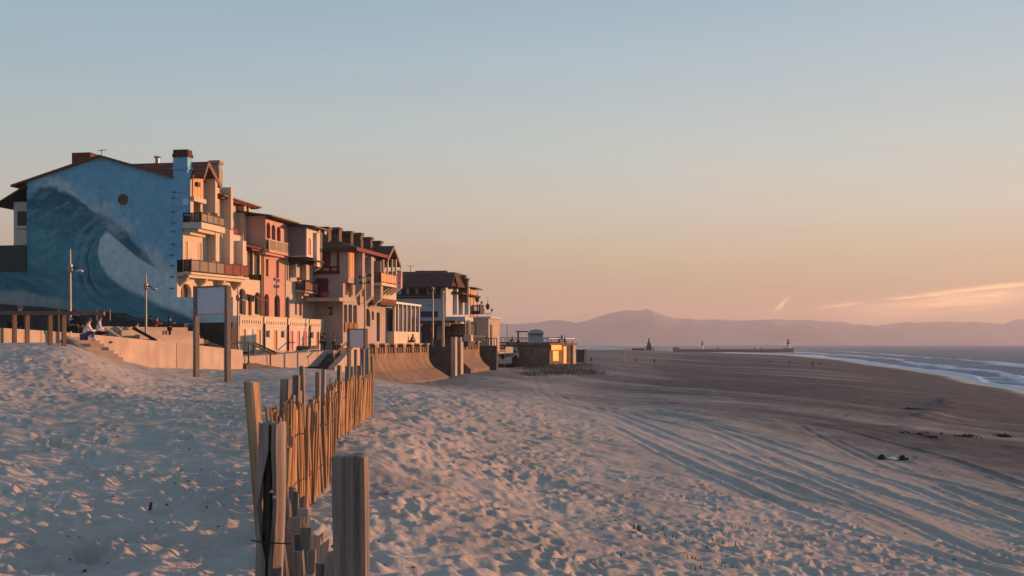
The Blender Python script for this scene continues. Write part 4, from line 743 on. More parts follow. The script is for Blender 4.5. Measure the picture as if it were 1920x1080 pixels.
for q in rw: window(H, o4l, q, 'redpanel', .1)
for q in gw[:3]: window(H, o4l+.01, q, 'glass', .3, 'creamdoor', 1)
for q in gw[:3]: MB().box(o4l+.02, o4l+.12, q[0], q[1], q[2]-.9, q[2]-.01).build('window_panel', 'brown', H)
for q in gw[3:]: window(H, o4l+.01, q, 'glass', .3, 'brown')
# burgundy timber on the end wall that faces the camera
def side(px0, py0, px1, py1, d, t=t4): a = on_t(px0, py0, t); b = on_t(px1, py1, t); return (a[0], b[0], t-d, t+.05, min(a[1],b[1]), max(a[1],b[1]))
MB().box(*side(592, 466, 620, 500, .06)).build('timber_shutter', 'burgundy', H)
for f_ in ((632,466,636,513),(590,508,636.5,513.5),(618,500,622,508),(603,502,606,508),(596,499.6,632,502)): MB().box(*side(*f_, .10)).build('timber_beam', 'burgundy', H)
MB().box(*side(592, 522, 615.5, 560, .05)).build('terrace_door', 'burgundy', H)
mb = MB(); s = side(590, 560, 657, 566, 2.2); mb.box(s[0], o4l+.4, s[2], t4+.02, s[4], s[5]); mb.build('terrace_slab', 'greywall', H)
mb = MB(); s = side(616, 548, 634, 560, 1.9); mb.box(s[0], s[1], s[2], s[2]+.05, s[5]-.06, s[5]); [mb.box(s[0]+(s[1]-s[0])*k/8-.02, s[0]+(s[1]-s[0])*k/8+.02, s[2], s[2]+.05, s[4], s[5]-.06) for k in range(9)]; mb.build('terrace_railing', 'burgundy', H)
MB().box(*side(571, 566, 586, 592, .08)).build('dark_doorway', 'burgundy', H); MB().box(*side(586, 566, 590, 592, .12)).build('door_post', 'cream', H)
mb = MB(); a = on_t(590, 592, t4); mb.box(a[0]-.3, o4l-.02, t4-.05, t4+.1, on_t(600,607,t4)[1], on_t(600,566,t4)[1]); 
mb.build('ground_wall', 'greywall', H)
mb = MB(); b0_ = on_t(612,575,t4-.06); b1_ = on_t(624,591,t4-.06); mb.prism([(b0_[0], b0_[1]+.0),(b0_[0]+.6, b0_[1]-.05),(b1_[0]-.1, b1_[1]+.4),(b1_[0], b1_[1]),(b1_[0]-.4, b1_[1]),(b0_[0]+.4,b0_[1]-.3)], 't', t4-.09, t4-.055); mb.build('wall_motif', 'burgundy', H)
# hipped main roof, eave, gable at the far end
oe = o4+.9; ze = Z(664, 463, oe); re = T(728, oe); ro = on_t(604, 441, t4+3)[0]; zrdg = on_t(612, 441, t4+3)[1]
mb = MB(); mb.slab((ro,t4+4,zrdg),(oe,t4-.6,ze),(oe,re,ze),(ro,re,zrdg),.16); mb.add([(oe,t4-.6,ze),(ro,t4+4,zrdg),(oHL-.6,t4-.6,ze)], [(0,1,2)]); mb.add([(oe,t4-.6,ze-.02),(oHL-.6,t4-.6,ze-.02),(oHL-.6,t4-.6,ze-.3),(oe,t4-.6,ze-.3)], [(0,1,2,3)]); mb.add([(oe,t4-.6,ze-.3),(oHL-.6,t4-.6,ze-.3),(oHL-.6,t4+1,ze-.3),(oe,t4+1,ze-.3)], [(0,1,2,3)]); mb.slab((ro-.01,t4+4,zrdg),(ro-.01,re,zrdg),(oHL-.6,re,ze),(oHL-.6,t4-.6,ze),.1); mb.build('roof', 'roofdark', H)
MB().box(oe+.0, oe+.1, t4-.6, re, ze-.28, ze+.03).build('red_fascia', 'soffit', H)
oG = o4+1.0; ta, tm, tb = T(728, oG), T(738, oG), T(751, oG); zm_ = Z(738, 461, oG); za = Z(729, 487, oG); zb = Z(751, 498, oG)
mb = MB(); mb.slab((ro,ta-.4,za),(oG,ta-.4,za),(oG,tm,zm_),(ro,tm,zm_),.16); mb.slab((ro,tm+.01,zm_),(oG,tm+.01,zm_),(oG,tb,zb),(ro,tb,zb),.16); mb.build('cross_gable_roof', 'roofdark', H)
mb = MB()
for (t0_, z0_, t1_, z1_) in ((ta-.4, za, tm, zm_), (tm, zm_, tb, zb)): mb.add([(oG+d,t,z) for d in (0,.08) for t, z in ((t0_,z0_+.04),(t1_,z1_+.04),(t1_,z1_-.3),(t0_,z0_-.3))], [(0,1,2,3),(7,6,5,4)]+[(i,(i+1)%4,4+(i+1)%4,4+i) for i in range(4)])
mb.build('bargeboard', 'railwood', H)
mb = MB(); zq0 = Z(722, 536, o4); mb.prism([(ta, za-.1),(tm, zm_-.2),(tb-.6, zb-.1),(tb-.6, zq0),(ta, zq0)], 'o', oHL, o4-.4); mb.build('gable_block', 'greywall', H)
for ax in (719, 727, 735.5, 742.5): t = T(ax, oG-.1); MB().box(oG-.22, oG-.05, t-.1, t+.1, Z(ax, 533, oG), Z(ax, 486, oG)).build('balcony_post', 'cream', H)
t0_, t1_ = T(714, oG), T(743, oG); z0_ = Z(718, 530, oG)-.0; MB().box(o4-.4, oG+.06, t0_, t1_, Z(728, 537, oG), Z(728, 532, oG)).build('balcony_slab', 'cream', H)
railing_panels(H, oG, t0_+.05, t1_-.05, Z(728, 531, oG), Z(728, 514, oG), 6, 'orange', 'railwood'); railing_end(H, t0_, o4-.3, oG-.06, Z(728, 531, oG), Z(728, 514, oG), 5, 'burgundy')
mb = MB()
for ax in (713, 721, 728.5, 735.5): t = T(ax, o4); mb.prism([(o4l, Z(ax, 560, o4l)),(o4l, Z(ax, 538, o4l)),(oG-.1, Z(ax, 538, oG))], 't', t-.2, t+.2)
mb.box(o4l, o4l+.35, T(712,o4l), T(737,o4l), Z(724,564,o4l), Z(724,538.5,o4l)); mb.build('corbels', 'cream', H)
railing_panels(H, o4l+1.0, T(714,o4l+1), T(742,o4l+1), Z(728, 569, o4l+1), Z(728, 562, o4l+1), 6, 'redpanel', 'burgundy'); MB().box(o4l, o4l+1.1, T(712,o4l+1), T(743,o4l+1), Z(728,573,o4l+1), Z(728,569.4,o4l+1)).build('lower_balcony_slab', 'darkwood', H)
for (ax, y0, y1, w_, hl, dt) in ((605,426,460,1.35,2,1.5),(631,427,455,.75,2,3),(650,434,462,1.05,3,4.5),(670,437,465,.95,0,7),(689,445,468,.9,0,10),(707.5,452,472,.85,0,13)):
    p = on_t(ax, y0, t4+dt); q = on_t(ax, y1, t4+dt); chimney(H, p[0], t4+dt, q[1]-.6, p[1], w_, .8, 'rock', hl)
# end-wall hotel sign
ts = T(742, o4)+.4; a = on_t(744.5, 507, ts); b = on_t(753.5, 541, ts); SG = thing('hotel_sign', 'tall pink sign reading HOTEL in red letters stacked down, on the hotel corner', 'sign', ((a[0]+b[0])/2, ts, b[1]))
MB().box(a[0], b[0], ts-.12, ts+.12, b[1], a[1]).build('sign_board', 'hotelpink', SG); MB().box(a[0]-1.6, a[0]-.002, ts-.05, ts+.05, a[1]-.5, a[1]-.4).box(a[0]-1.6, a[0]-.002, ts-.05, ts+.05, b[1]+.4, b[1]+.5).build('bracket', 'darkmetal', SG)
def letter(ch, size, root, loc, rot, mname, ext=.02, align='CENTER', name='letter'):
    cu = bpy.data.curves.new(name, 'FONT'); cu.body = ch; cu.size = size; cu.extrude = ext; cu.align_x = align; cu.align_y = 'CENTER'; cu.resolution_u = 3; cu.offset = size*.02
    tmp = bpy.data.objects.new('tmp_text', cu); COL.objects.link(tmp); bpy.context.view_layer.update(); me = bpy.data.meshes.new_from_object(tmp.evaluated_get(bpy.context.evaluated_depsgraph_get())); bpy.data.objects.remove(tmp); bpy.data.curves.remove(cu)
    me.name = name; me.materials.clear(); me.materials.append(M[mname]); o = bpy.data.objects.new(name, me); COL.objects.link(o); o.parent = root; o.location = loc; o.rotation_euler = rot; return o
hh = (a[1]-b[1])/5
for k, ch in enumerate('HOTEL'): letter(ch, hh*1.12, SG, ((0), -.135, (a[1]-b[1])-hh*(k+.5)), (pi/2, 0, 0), 'hotelred')
# ------------------------------------------------------------------ bathing cabins in front of the houses
cab = [(449,492,'white'),(495,537,'grey'),(540,578,'rose'),(580,611,'brown'),(614,668,'ochre')]
cl = ['row of white shuttered bathing cabin front next to the painted wall end', 'cream bathing cabin front with an orange door between two dark windows', 'cream bathing cabin front with three rose pink doors', 'cream bathing cabin front with brown door behind the embracing couple', 'cream bathing cabin front with ochre shutters beside the hotel']
cl[0] = 'cream bathing cabin front with pale shutters, end of row beside painted wall'
for k, (x0, x1, sty) in enumerate(cab):
    t0, t1 = T(x0, oCab), T(x1, oCab); xm = (x0+x1)/2; zt = Z(xm, 592+.058*(xm-450), oCab); zs = Z(xm, 609+.046*(xm-450), oCab)
    R_ = thing('bathing_cabin', cl[k], 'cabin', (oCab-1.5, (t0+t1)/2, zP), 'bathing cabins along the promenade')
    w = t1-t0; n = 3
    ops = []
    for i in range(n):
        c = t0+w*(i+.5)/n; hw = w*(.085 if sty != 'white' else .10); lowz = zP+.02 if (i == 1 or sty in ('white', 'rose')) else zP+1.0; ops.append((c-hw, c+hw, lowz, zs-.3))
    mb = MB(); grid_wall(mb, oCab, t0, t1, zP-.05, zs-.06, ops, .15); mb.add([(oCab,t0,zP),(oCab-3,t0,zP),(oCab-3,t0,zt),(oCab,t0,zt)], [(0,1,2,3)]); mb.add([(oCab,t1,zP),(oCab-3,t1,zP),(oCab-3,t1,zt),(oCab,t1,zt)], [(0,1,2,3)]); mb.add([(oCab,t0,zs),(oCab-3,t0,zs),(oCab-3,t1,zs),(oCab,t1,zs)], [(0,1,2,3)])
    mb.build('wall', 'white', R_)
    for i, q in enumerate(ops):
        kind = {'white': ('creamdoor','whitepaint','creamdoor'), 'grey': ('glass','ochre','glass'), 'rose': ('pinkdoor',)*3, 'brown': ('glass','brown','glass'), 'ochre': ('creamdoor','ochre','creamdoor')}[sty][i]
        window(R_, oCab, q, kind, .12, 'cream', 0)
    # parapet with a row of slots
    ns = 9; mb = MB(); hs = (zt-zs); sl = [(t0+.25+(w-.5)*(i+.32)/ns, t0+.25+(w-.5)*(i+.68)/ns, zs+.18*hs, zs+.56*hs) for i in range(ns)]
    grid_wall(mb, oCab+.04, t0, t1, zs-.055, zt, sl, .22); mb.add([(oCab-.2,t0,zs),(oCab-.2,t0,zt),(oCab-.2,t1,zt),(oCab-.2,t1,zs)], [(0,1,2,3)]); mb.add([(oCab+.04,t0,zt),(oCab-.2,t0,zt),(oCab-.2,t1,zt),(oCab+.04,t1,zt)], [(0,1,2,3)]); mb.add([(oCab+.04,t0,zs-.055),(oCab-.2,t0,zs-.055),(oCab-.2,t0,zt),(oCab+.04,t0,zt)], [(0,1,2,3)])
    mb.box(oCab+.0, oCab+.10, t0, t1, zt+.002, zt+.07); mb.build('parapet', 'cream', R_)
    MB().tube([(oCab+.1,t1+.22,zt-.5),(oCab+.1,t1+.22,zP)], .07, 6).build('downpipe', 'darkwood', R_)
# ground in front of the houses behind the cabins
# ------------------------------------------------------------------ hotel veranda and next house
oV = o4l+.8; v0, v1 = T(739, oV), T(787, oV); V_ = thing('glass_veranda', 'tall white framed glazed veranda in front of the hotel end', 'veranda', (oV-1, (v0+v1)/2, zP), None)
z0, z1 = Z(760, 622, oV), Z(760, 578, oV); cols = (740, 746, 754.5, 762, 770, 778, 785.5)
MB().box(oV-2.5, oV, v0, v1, zP-.1, z0).build('low_wall', 'cream', V_)
for k in range(6):
    a, b = T(cols[k], oV), T(cols[k+1], oV); MB().box(oV-.1, oV-.04, a+.1, b-.1, z0+.002, z1).build('pane', 'glass', V_)
for ax in cols: t = T(ax, oV); MB().box(oV-.16, oV+.06, t-.1, t+.1, z0+.002, z1+.35).build('white_post', 'whitepaint', V_)
MB().box(oV-2.6, oV+.15, v0-.1, v1+.1, z1+.36, z1+.55).build('veranda_roof', 'whitepaint', V_)
oH = o4l+.2
t5 = on_o(836, 643, o4-.4)[0]+2; o5 = on_t(836, 643, t5)[0]; t5e = T(881, o5)
K = thing('dark_timber_house', 'white seafront house with dark half timber under a broad dark roof, beyond the hotel', 'house', (o5-5, t5+6, zP), 'houses along the seafront')
s5 = lambda px, py: on_t(px, py, t5)
zt = s5(836, 530)[1]; oLft = s5(700, 530)[0]
mb = MB(); fr = [px_open(o5, x, 534+.25*(x-838)*.6, x+3.2, 560+.1*(x-838)) for x in (840, 846, 857, 868)] + [px_open(o5, x, 572, x+3.5, 588, True) for x in (840, 846, 852, 860)]
grid_wall(mb, o5, t5, t5e, zP-.3, zt, fr, .3); mb.box(oLft, o5-.003, t5+.002, t5e, zP-.3, zt)
for ax in (851, 862, 873): t = T(ax, o5); mb.box(o5+.002, o5+.5, t-.35, t+.35, Z(ax, 590, o5), zt-.2)
mb.build('wall', 'bluewhite', K)
for q in fr: window(K, o5, q, 'glass', .25, 'brown', 1)
def beam(x0, y0, x1, y1, nm='timber_beam', m='darkwood', d=.08): a = s5(x0, y0); b = s5(x1, y1); return MB().box(a[0], b[0], t5-d, t5+.01, min(a[1],b[1]), max(a[1],b[1])).build(nm, m, K)
for x0, x1 in ((753,761.5),(767.5,779),(785,800.5),(817,826)): beam(x0, 534, x1, 551.5, 'dark_shutter', 'burgundy' if x0 > 784 and False else 'darkwood', .05)
for y0, y1 in ((551.8,554),(556.6,559.2),(531.5,534)): beam(736, y0, 826, y1, d=.11)
for x in (744.5, 753.5, 761.5, 767, 776.5, 785, 792, 799.5, 808, 817, 825): beam(x, 554.1, x+1.6, 556.5)
f = beam(801.5, 536, 816.5, 551, 'window', 'whitepaint', .06); a = s5(803, 537); b = s5(815, 550); MB().box(a[0], b[0], t5-.075, t5-.061, b[1], a[1]).build('pane', 'glass', f)
for x0, x1 in ((769.5,775),(779,784.5)):
    f = beam(x0, 567.5, x1, 576, 'window', 'whitepaint', .05); a = s5(x0+.7, 568.3); b = s5(x1-.7, 575.3); MB().box(a[0], b[0], t5-.07, t5-.051, b[1], a[1]).build('pane', 'glass', f)
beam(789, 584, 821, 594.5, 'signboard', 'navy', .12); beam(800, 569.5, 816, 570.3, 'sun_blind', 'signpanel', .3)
oe = o5+1.0; ze = s5(838, 532)[1]; zr_ = on_t(800, 511, t5+4)[1]; ro = on_t(806, 511, t5+4)[0]
zrl = on_t(760, 508, t5+4)[1]
mb = MB(); mb.add([(oLft-1,t5-.7,ze),(oe,t5-.7,ze),(on_t(853,513,t5+4)[0],t5+4,zr_),(oLft-1,t5+4,zrl)], [(0,1,2,3)]); mb.add([(oe,t5-.7,ze),(oe,t5+9,ze),(on_t(853,513,t5+4)[0],t5+9,zr_),(on_t(853,513,t5+4)[0],t5+4,zr_)], [(0,1,2,3)]); mb.box(oLft-1, oe, t5-.7, t5+9, ze-.25, ze-.003)
mb.add([(oLft-1,t5+4,zrl),(on_t(853,513,t5+4)[0],t5+4,zr_),(on_t(853,513,t5+4)[0],t5+12,zr_),(oLft-1,t5+12,zrl)], [(0,1,2,3)]); mb.build('roof', 'roofdark', K)
oG = o5+1.2; tm, tb, ta = T(853, oG), T(860, oG), T(847, oG); z_m, z_b = Z(853, 513, oG), Z(860, 539, oG)
mb = MB(); mb.slab((o5-5,ta,z_b),(oG,ta,z_b),(oG,tm,z_m),(o5-5,tm,z_m),.2); mb.slab((o5-5,tm+.01,z_m),(oG,tm+.01,z_m),(oG,tb,z_b),(o5-5,tb,z_b),.2); mb.build('cross_gable_roof', 'roofdark', K)
for (x, y0, y1, w_) in ((822,508,516,2.2),(864,517,545,1.3),(871,522,550,1.0),(792,508,512,1.4)):
    p = on_t(x, y0, t5+7); q = on_t(x, y1, t5+7); mb = MB(); mb.box(p[0]-w_/2, p[0]+w_/2, t5+6.5, t5+7.3, q[1]-1.2, p[1]-.25); mb.box(p[0]-w_/2-.1, p[0]+w_/2+.1, t5+6.4, t5+7.4, p[1]-.25, p[1]); mb.build('chimney', 'rock', K)
p = on_t(770, 498, t5+5); q = on_t(770, 510, t5+5); MB().tube([(p[0],t5+5,q[1]-.5),(p[0],t5+5,p[1])], .04, 5).tube([(p[0]-.5,t5+5,p[1]-.05),(p[0]+.5,t5+5,p[1]-.05)], .03, 5).build('aerial', 'mast', K)
MB().slab((o5-1,T(862,oe),Z(862,545,oe)),(oe+.3,T(862,oe),Z(862,548,oe)),(oe+.3,t5e+1,Z(880,552,oe)),(o5-1,t5e+1,Z(880,552,oe)),.2).build('side_roof', 'roofdark', K)
# last tall block lit by the sun and the low white house at the end
t6 = t5e+3; o6 = on_t(882.5, 643, t6)[0]; E_ = thing('slim_corner_house', 'slim house with painted-in orange sunlight and a dark balcony, behind the timber house', 'house', (o6-3, t6+3, zP), 'houses along the seafront')
z0, z1 = Z(885, 602, o6), Z(885, 542, o6); t6e = T(892, o6); mb = MB(); q6 = [px_open(o6, 883.5, 556, 886, 569), px_open(o6, 888.5, 556, 890.5, 569), px_open(o6, 884, 587, 886, 598), px_open(o6, 888, 587, 891, 598)]
grid_wall(mb, o6, t6, t6e, zP-.5, z1, q6, .25); mb.box(o6-6, o6-.003, t6+.002, t6e, zP-.5, z1); mb.build('wall', 'orange', E_); [window(E_, o6, q, 'glass', .2, 'creamdoor', 0) for q in q6]  # the low sun's orange is put into the wall colour
MB().slab((o6-6,t6-.5,z1+.9),(o6+.9,t6-.5,z1+.15),(o6+.9,t6e+.5,z1+.1),(o6-6,t6e+.5,z1+.9),.15).build('roof', 'roofdark', E_)
ox = on_t(902, 643, t6+1)[0]; zb0_, zb1_ = Z(895, 583, ox), Z(895, 571, ox)
MB().box(o6+.003, ox, t6+.3, t6e-.4, zb0_-.35, zb0_).build('balcony_slab', 'darkwood', E_)
railing_panels(E_, ox-.05, t6+.4, t6e-.5, zb0_, zb1_, 4, 'darkwood', 'darkmetal'); railing_end(E_, t6+.35, o6+.1, ox-.1, zb0_, zb1_, 6, 'darkmetal')
t7 = T(895, o4+1.0)+2; L7 = on_t(917, 643, t7); o7 = on_t(916, 643, t7)[0]
G_ = thing('seafront_lounge', 'low flat roofed grey building with sunlit edge at the promenade end', 'building', (o7-3, t7+3, zP), 'houses along the seafront')
s7 = lambda px, py: on_t(px, py, t7); a = s7(893, 597); b = s7(916, 641)
mb = MB(); mb.box(a[0]-6, b[0], t7, t7+8, zP-.6, a[1]); mb.build('wall', 'greywall', G_); MB().box(a[0]-6.2, b[0]+.3, t7-.2, t7+8, a[1]+.003, a[1]+.25).build('flat_roof', 'bluewhite', G_)
x = s7(884, 606); y = s7(893, 628); MB().box(x[0], y[0], t7-.05, t7+.02, y[1], x[1]).build('dark_window', 'glass', G_)
q = px_open(b[0]+.003, 916.5, 606, 918, 632); MB().box(b[0]+.002, b[0]+.1, t7+1, t7+2.2, zP, a[1]-.8).build('side_window', 'glass', G_)
# cafe with canopy in front of the timber house
tc_ = t5-9; sc_ = lambda px, py: on_t(px, py, tc_); CF = thing('cafe_terrace', 'seafront cafe with long dark canopy and pale fascia in front of the timber house', 'cafe', (sc_(830, 643)[0], tc_, zP))
def cbox(x0, y0, x1, y1, d0, d1, nm, m, root=CF, t=tc_): a = on_t(x0, y0, t); b = on_t(x1, y1, t); return MB().box(a[0], b[0], t-d0, t+d1, min(a[1],b[1]), max(a[1],b[1])).build(nm, m, root)
cbox(785, 602.3, 864, 606.5, 3.0, .3, 'canopy', 'darkwood'); cbox(832, 594, 874, 602, .6, 4, 'fascia', 'bluewhite'); cbox(788, 607, 876, 650, -.5, 4, 'shopfront', 'darkconcrete'); cbox(818, 610, 830, 640, -.3, .6, 'door_panel', 'bluewhite')
for x0, x1 in ((836,846),(848,857),(859,869)): cbox(x0, 612, x1, 628, -.35, .52, 'shop_window', 'glass')
cbox(797, 607.5, 804, 611.5, 3.1, -2.9, 'sunlit_sign', 'sunpanel'); cbox(845.5, 605.8, 855, 612, 3.1, -2.9, 'sunlit_sign', 'sunpanel')  # sign panels; the sun on them is put into their orange
for x in (874, 879, 882): t = tc_; cbox(x, 600, x+1.6, 628, .7, -.5, 'pale_post', 'cream')
cbox(872, 628, 886, 640, .8, .2, 'low_wall', 'cream')
for x0, x1 in ((892,899),(900.5,911)): cbox(x0, 629, x1, 638, .9, -.8, 'parapet_panel', 'cream', G_, t7)
cbox(799, 614, 818, 622, 2.6, -2.4, 'menu_board', 'burgundy')

# ------------------------------------------------------------------ terrace wall, tiers and steps on the left
TW = thing('terrace_wall', 'long sunlit concrete wall along the edge of the terrace above the sand', 'wall', (W0, tw[3], -1.5))
pj = [-40, 45, 77, 130, 214, 268, 331, 381, 420, 455]; topy = lambda px: np.interp(px, [-60,100,190,215,330,455], [611,621,629,631,643,656.5])
for k in range(len(pj)-1):
    a, b = T(pj[k], W0)+.012, T(pj[k+1], W0)-.012; za_, zb_ = Z(pj[k], topy(pj[k]), W0), Z(pj[k+1], topy(pj[k+1]), W0); dz = random.uniform(-.02, .02)*0
    MB().prism([(a,-3.2),(a,za_),(b,zb_),(b,-3.2)], 'o', W0-.3, W0+random.uniform(-.015,.02)).build('wall_panel', 'concrete', TW)
t455 = T(455, W0)
mb = MB(); mb.prism([(W0+.0,-3.2),(W0,Z(455,656.5,W0)),(W0-2.2,Z(455,656.5,W0)),(W0-2.2,-3.2)], 't', t455-.28, t455-.0); mb.build('return_wall', 'concrete', TW)
# dark ramp edge and hoarding at the foot of the painted wall
oD = Ob(250)
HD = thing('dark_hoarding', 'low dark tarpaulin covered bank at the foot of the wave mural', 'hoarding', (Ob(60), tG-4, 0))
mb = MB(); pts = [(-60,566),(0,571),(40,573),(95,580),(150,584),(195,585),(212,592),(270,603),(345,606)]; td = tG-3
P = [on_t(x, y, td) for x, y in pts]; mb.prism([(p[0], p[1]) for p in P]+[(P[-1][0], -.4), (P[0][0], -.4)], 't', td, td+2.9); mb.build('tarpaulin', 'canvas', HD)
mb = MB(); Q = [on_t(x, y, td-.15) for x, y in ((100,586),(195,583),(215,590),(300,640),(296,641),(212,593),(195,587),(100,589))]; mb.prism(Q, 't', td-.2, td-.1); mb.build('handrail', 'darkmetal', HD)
TR = thing('seating_tiers', 'broad sunlit concrete seating steps in front of the painted wall', 'steps', (Ob(270), tG-6, 0))
for k, (y1, y0, xl, xr) in enumerate(((613,618.5,190,352),(620,626.5,228,366),(628,633.5,262,375),(635,641,290,382))):
    tL, tR = tG-11.5-.75*k, tG-5.0-.75*k; a = on_t(xl, y1, tL); b = on_t(xr, y1, tR); lo = on_t(xl, y0, tL); za_ = (a[1]+b[1])/2; MB().prism([(a[0],tL),(b[0],tR),(b[0]-.8,tR+.9),(a[0]-.8,tL+.9)], 'z', za_-(a[1]-lo[1])-1.2, za_).build('step', 'concrete', TR)
mb = MB(); a = on_t(196, 614, tG-14); b = on_t(226, 633, tG-14); mb.prism([(a[0],a[1]),(b[0],b[1]),(b[0]-.2,b[1]-.3),(a[0],a[1]-.5)], 't', tG-14, tG-13.7); mb.build('ramp_edge', 'concrete', TR)
mb = MB(); a = on_t(250, 612, tG-14); b = on_t(294, 637, tG-14); mb.prism([(a[0],a[1]),(b[0],b[1]),(b[0]-.12,b[1]-.12),(a[0]-.1,a[1]-.16)], 't', tG-14, tG-13.9); mb.build('handrail', 'darkmetal', TR)
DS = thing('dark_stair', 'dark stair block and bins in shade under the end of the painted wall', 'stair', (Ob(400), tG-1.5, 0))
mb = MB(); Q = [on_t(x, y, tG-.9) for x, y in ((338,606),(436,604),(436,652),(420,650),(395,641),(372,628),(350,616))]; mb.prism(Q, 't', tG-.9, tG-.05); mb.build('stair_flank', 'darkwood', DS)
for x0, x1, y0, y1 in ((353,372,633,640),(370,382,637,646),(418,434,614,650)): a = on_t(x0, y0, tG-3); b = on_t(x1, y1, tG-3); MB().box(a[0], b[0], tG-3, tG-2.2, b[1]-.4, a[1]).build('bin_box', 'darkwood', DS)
# timber rail along the top of the dune
YR0, YR1 = 54.5, 50.0
TRL = thing('timber_rail', 'long weathered timber handrail on square posts at top of the dune', 'railing', (uu(70)*52, 52, EYE-.2), street=False); lx, ly, lz = TRL.location
def rail_at(px): f = (px+60)/256; Y = YR0+(YR1-YR0)*f; return uu(px)*Y-lx, Y-ly
zr_at = lambda px, py: (HY-py)*(rail_at(px)[1]+ly)/F+EYE-lz
p, q = rail_at(-60), rail_at(196); mb = MB(); mb.add([(x, y+d, z) for (x, y), z in ((p, zr_at(-60,582.5)), (q, zr_at(196,584))) for d, z in ((-.1,z),(.1,z),(.1,z-.17),(-.1,z-.17))], [(0,1,2,3),(7,6,5,4)]+[(i,(i+1)%4,4+(i+1)%4,4+i) for i in range(4)]); mb.build('top_rail', 'railwood', TRL)
for ax in (-20, 27, 51, 94, 120):
    x, y = rail_at(ax); zt_ = zr_at(ax, 589.5); mb = MB(); c_, s_ = cos(radians(40)), sin(radians(40)); w = .085; mb.add([(x+w*(i*c_-j*s_), y+w*(i*s_+j*c_), z) for z in (-1.2, zt_) for i, j in ((-1,-1),(1,-1),(1,1),(-1,1))], [(0,3,2,1),(4,5,6,7),(0,1,5,4),(1,2,6,5),(2,3,7,6),(3,0,4,7)]); mb.build('post', 'railwood', TRL)
for ax in (90, 163, 188): x, y = rail_at(ax); MB().tube([(x,y+1.2,(-.6 if ax < 100 else zr_at(ax, 600))),(x,y+1.2,zr_at(ax, 579))], .035, 6).build('thin_post', 'railwood', TRL)
# steps down from the terrace onto the dune, turned towards the sand
SX, SY, sz0 = uu(121)*58.5, 58.5, EYE+(HY-632)*58.5/F
ST = thing('dune_steps', 'short concrete flight of steps down from the terrace to the dune', 'steps', (SX, SY, sz0), street=False, rz=radians(-45))
for k in range(7): MB().box(.50*k-.02 if k else -1.0, .50*(k+1), .0, 1.35, -1.6-.165*k, -.165*k).build('step', 'concrete', ST)
mb = MB(); mb.prism([(-1.0,-1.6),(-1.0,.06),(.5,.06),(3.55,-.95),(3.55,-2.4)], 't', -.24, -.004); mb.build('flank', 'concrete', ST)
# steps with a metal rail in the gap of the wall, then wall up to the main stairs
SG2 = thing('beach_steps', 'small shaded steps with dark metal handrails in the gap of the concrete wall', 'steps', (W0-1, T(480, W0), -1.5))
oS = W0-.3
for k in range(4):
    x = 468+9*k; y = 676.5+3.6*k; tt = T(x, oS); MB().box(W0-2.1, oS, tt, tt+1.5, -3.2, Z(x, y, oS)).build('step', 'concrete', SG2)
fl = [on_o(x, y, W0+.1) for x, y in ((459,685),(466,680),(533,690),(533,696),(459,696))]; MB().prism(fl, 'o', W0+.02, W0+.2).build('flank', 'darkconcrete', SG2)
for oo_, dx in ((W0-.1, 0), (W0-1.9, 10)):
    pts = [(430+dx,642.5),(466+dx,642),(500+dx,658),(516+dx,664)]; P = [on_o(x, y, oo_) for x, y in pts]
    mb = MB(); mb.tube([(oo_, p[0], p[1]) for p in P], .075, 8); mb.build('handrail', 'darkmetal', SG2)
    for x, y0, y1 in ((466+dx,642,677),(507+dx,661,687)): p = on_o(x, y0, oo_); q = on_o(x, y1, oo_); MB().tube([(oo_,p[0],q[1]-.3),(oo_,p[0],p[1])], .06, 8).build('post', 'darkmetal', SG2)
W2 = thing('low_wall', 'sunlit concrete wall between the small steps and the main stairs', 'wall', (W0-2.3, T(520, W0), -1.5))
oW_ = W0-2.3
for a_, b_ in ((476,505),(505,541),(541,567)): a, b = T(a_, oW_)+.01, T(b_, oW_)-.01; MB().prism([(a,-3.4),(a,Z(a_,655.5+(a_-476)*.02,oW_)),(b,Z(b_,655.5+(b_-476)*.02,oW_)),(b,-3.4)], 'o', oW_-.3, oW_).build('wall_panel', 'concrete', W2)
MS = thing('main_stairs', 'wide shaded stone stairs climbing from the sand to the promenade', 'stairs', (W0-1, T(590, W0), -2))
tS = T(572, W0-.6); n = 7
oa, obb = on_t(563, 660, tS+1)[0], on_t(620, 660, tS+1)[0]
y0_, y1_ = 693.0, 664.5
for k in range(n):
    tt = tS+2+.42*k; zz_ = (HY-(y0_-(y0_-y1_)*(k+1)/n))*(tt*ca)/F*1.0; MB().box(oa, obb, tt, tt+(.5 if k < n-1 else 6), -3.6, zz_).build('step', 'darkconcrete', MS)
mb = MB(); P = [on_o(x, y, obb+.35) for x, y in ()]
z_hi = Z(630, 652, obb+.3); z_lo = -2.35
mb.prism([(tS+.4, -3.6),(tS+.4, z_lo+.4),(tS+5.2, z_hi),(tS+7, z_hi),(tS+7, -3.6)], 'o', obb+.003, obb+.55); mb.build('cheek_wall', 'concrete', MS)
mb = MB(); mb.prism([(tS+.2, -3.6),(tS+.2, -1.6),(tS+3, -.55),(tS+5, -.5),(tS+5, -3.6)], 'o', oa-.5, oa-.003); mb.build('cheek_wall', 'concrete', MS)
mb = MB(); a = on_t(556, 649, tS+5.2); b = on_t(585, 666, tS+5.2); mb.box(a[0], b[0]-.2, tS+5.2, tS+6, b[1], a[1]); mb.build('stair_pier', 'darkconcrete', MS)
MB().tube([(obb+.3,tS+.6,z_lo+1.3),(obb+.3,tS+5.2,z_hi+.75),(obb+.3,tS+7,z_hi+.75)], .06, 8).build('handrail', 'railwood', MS)
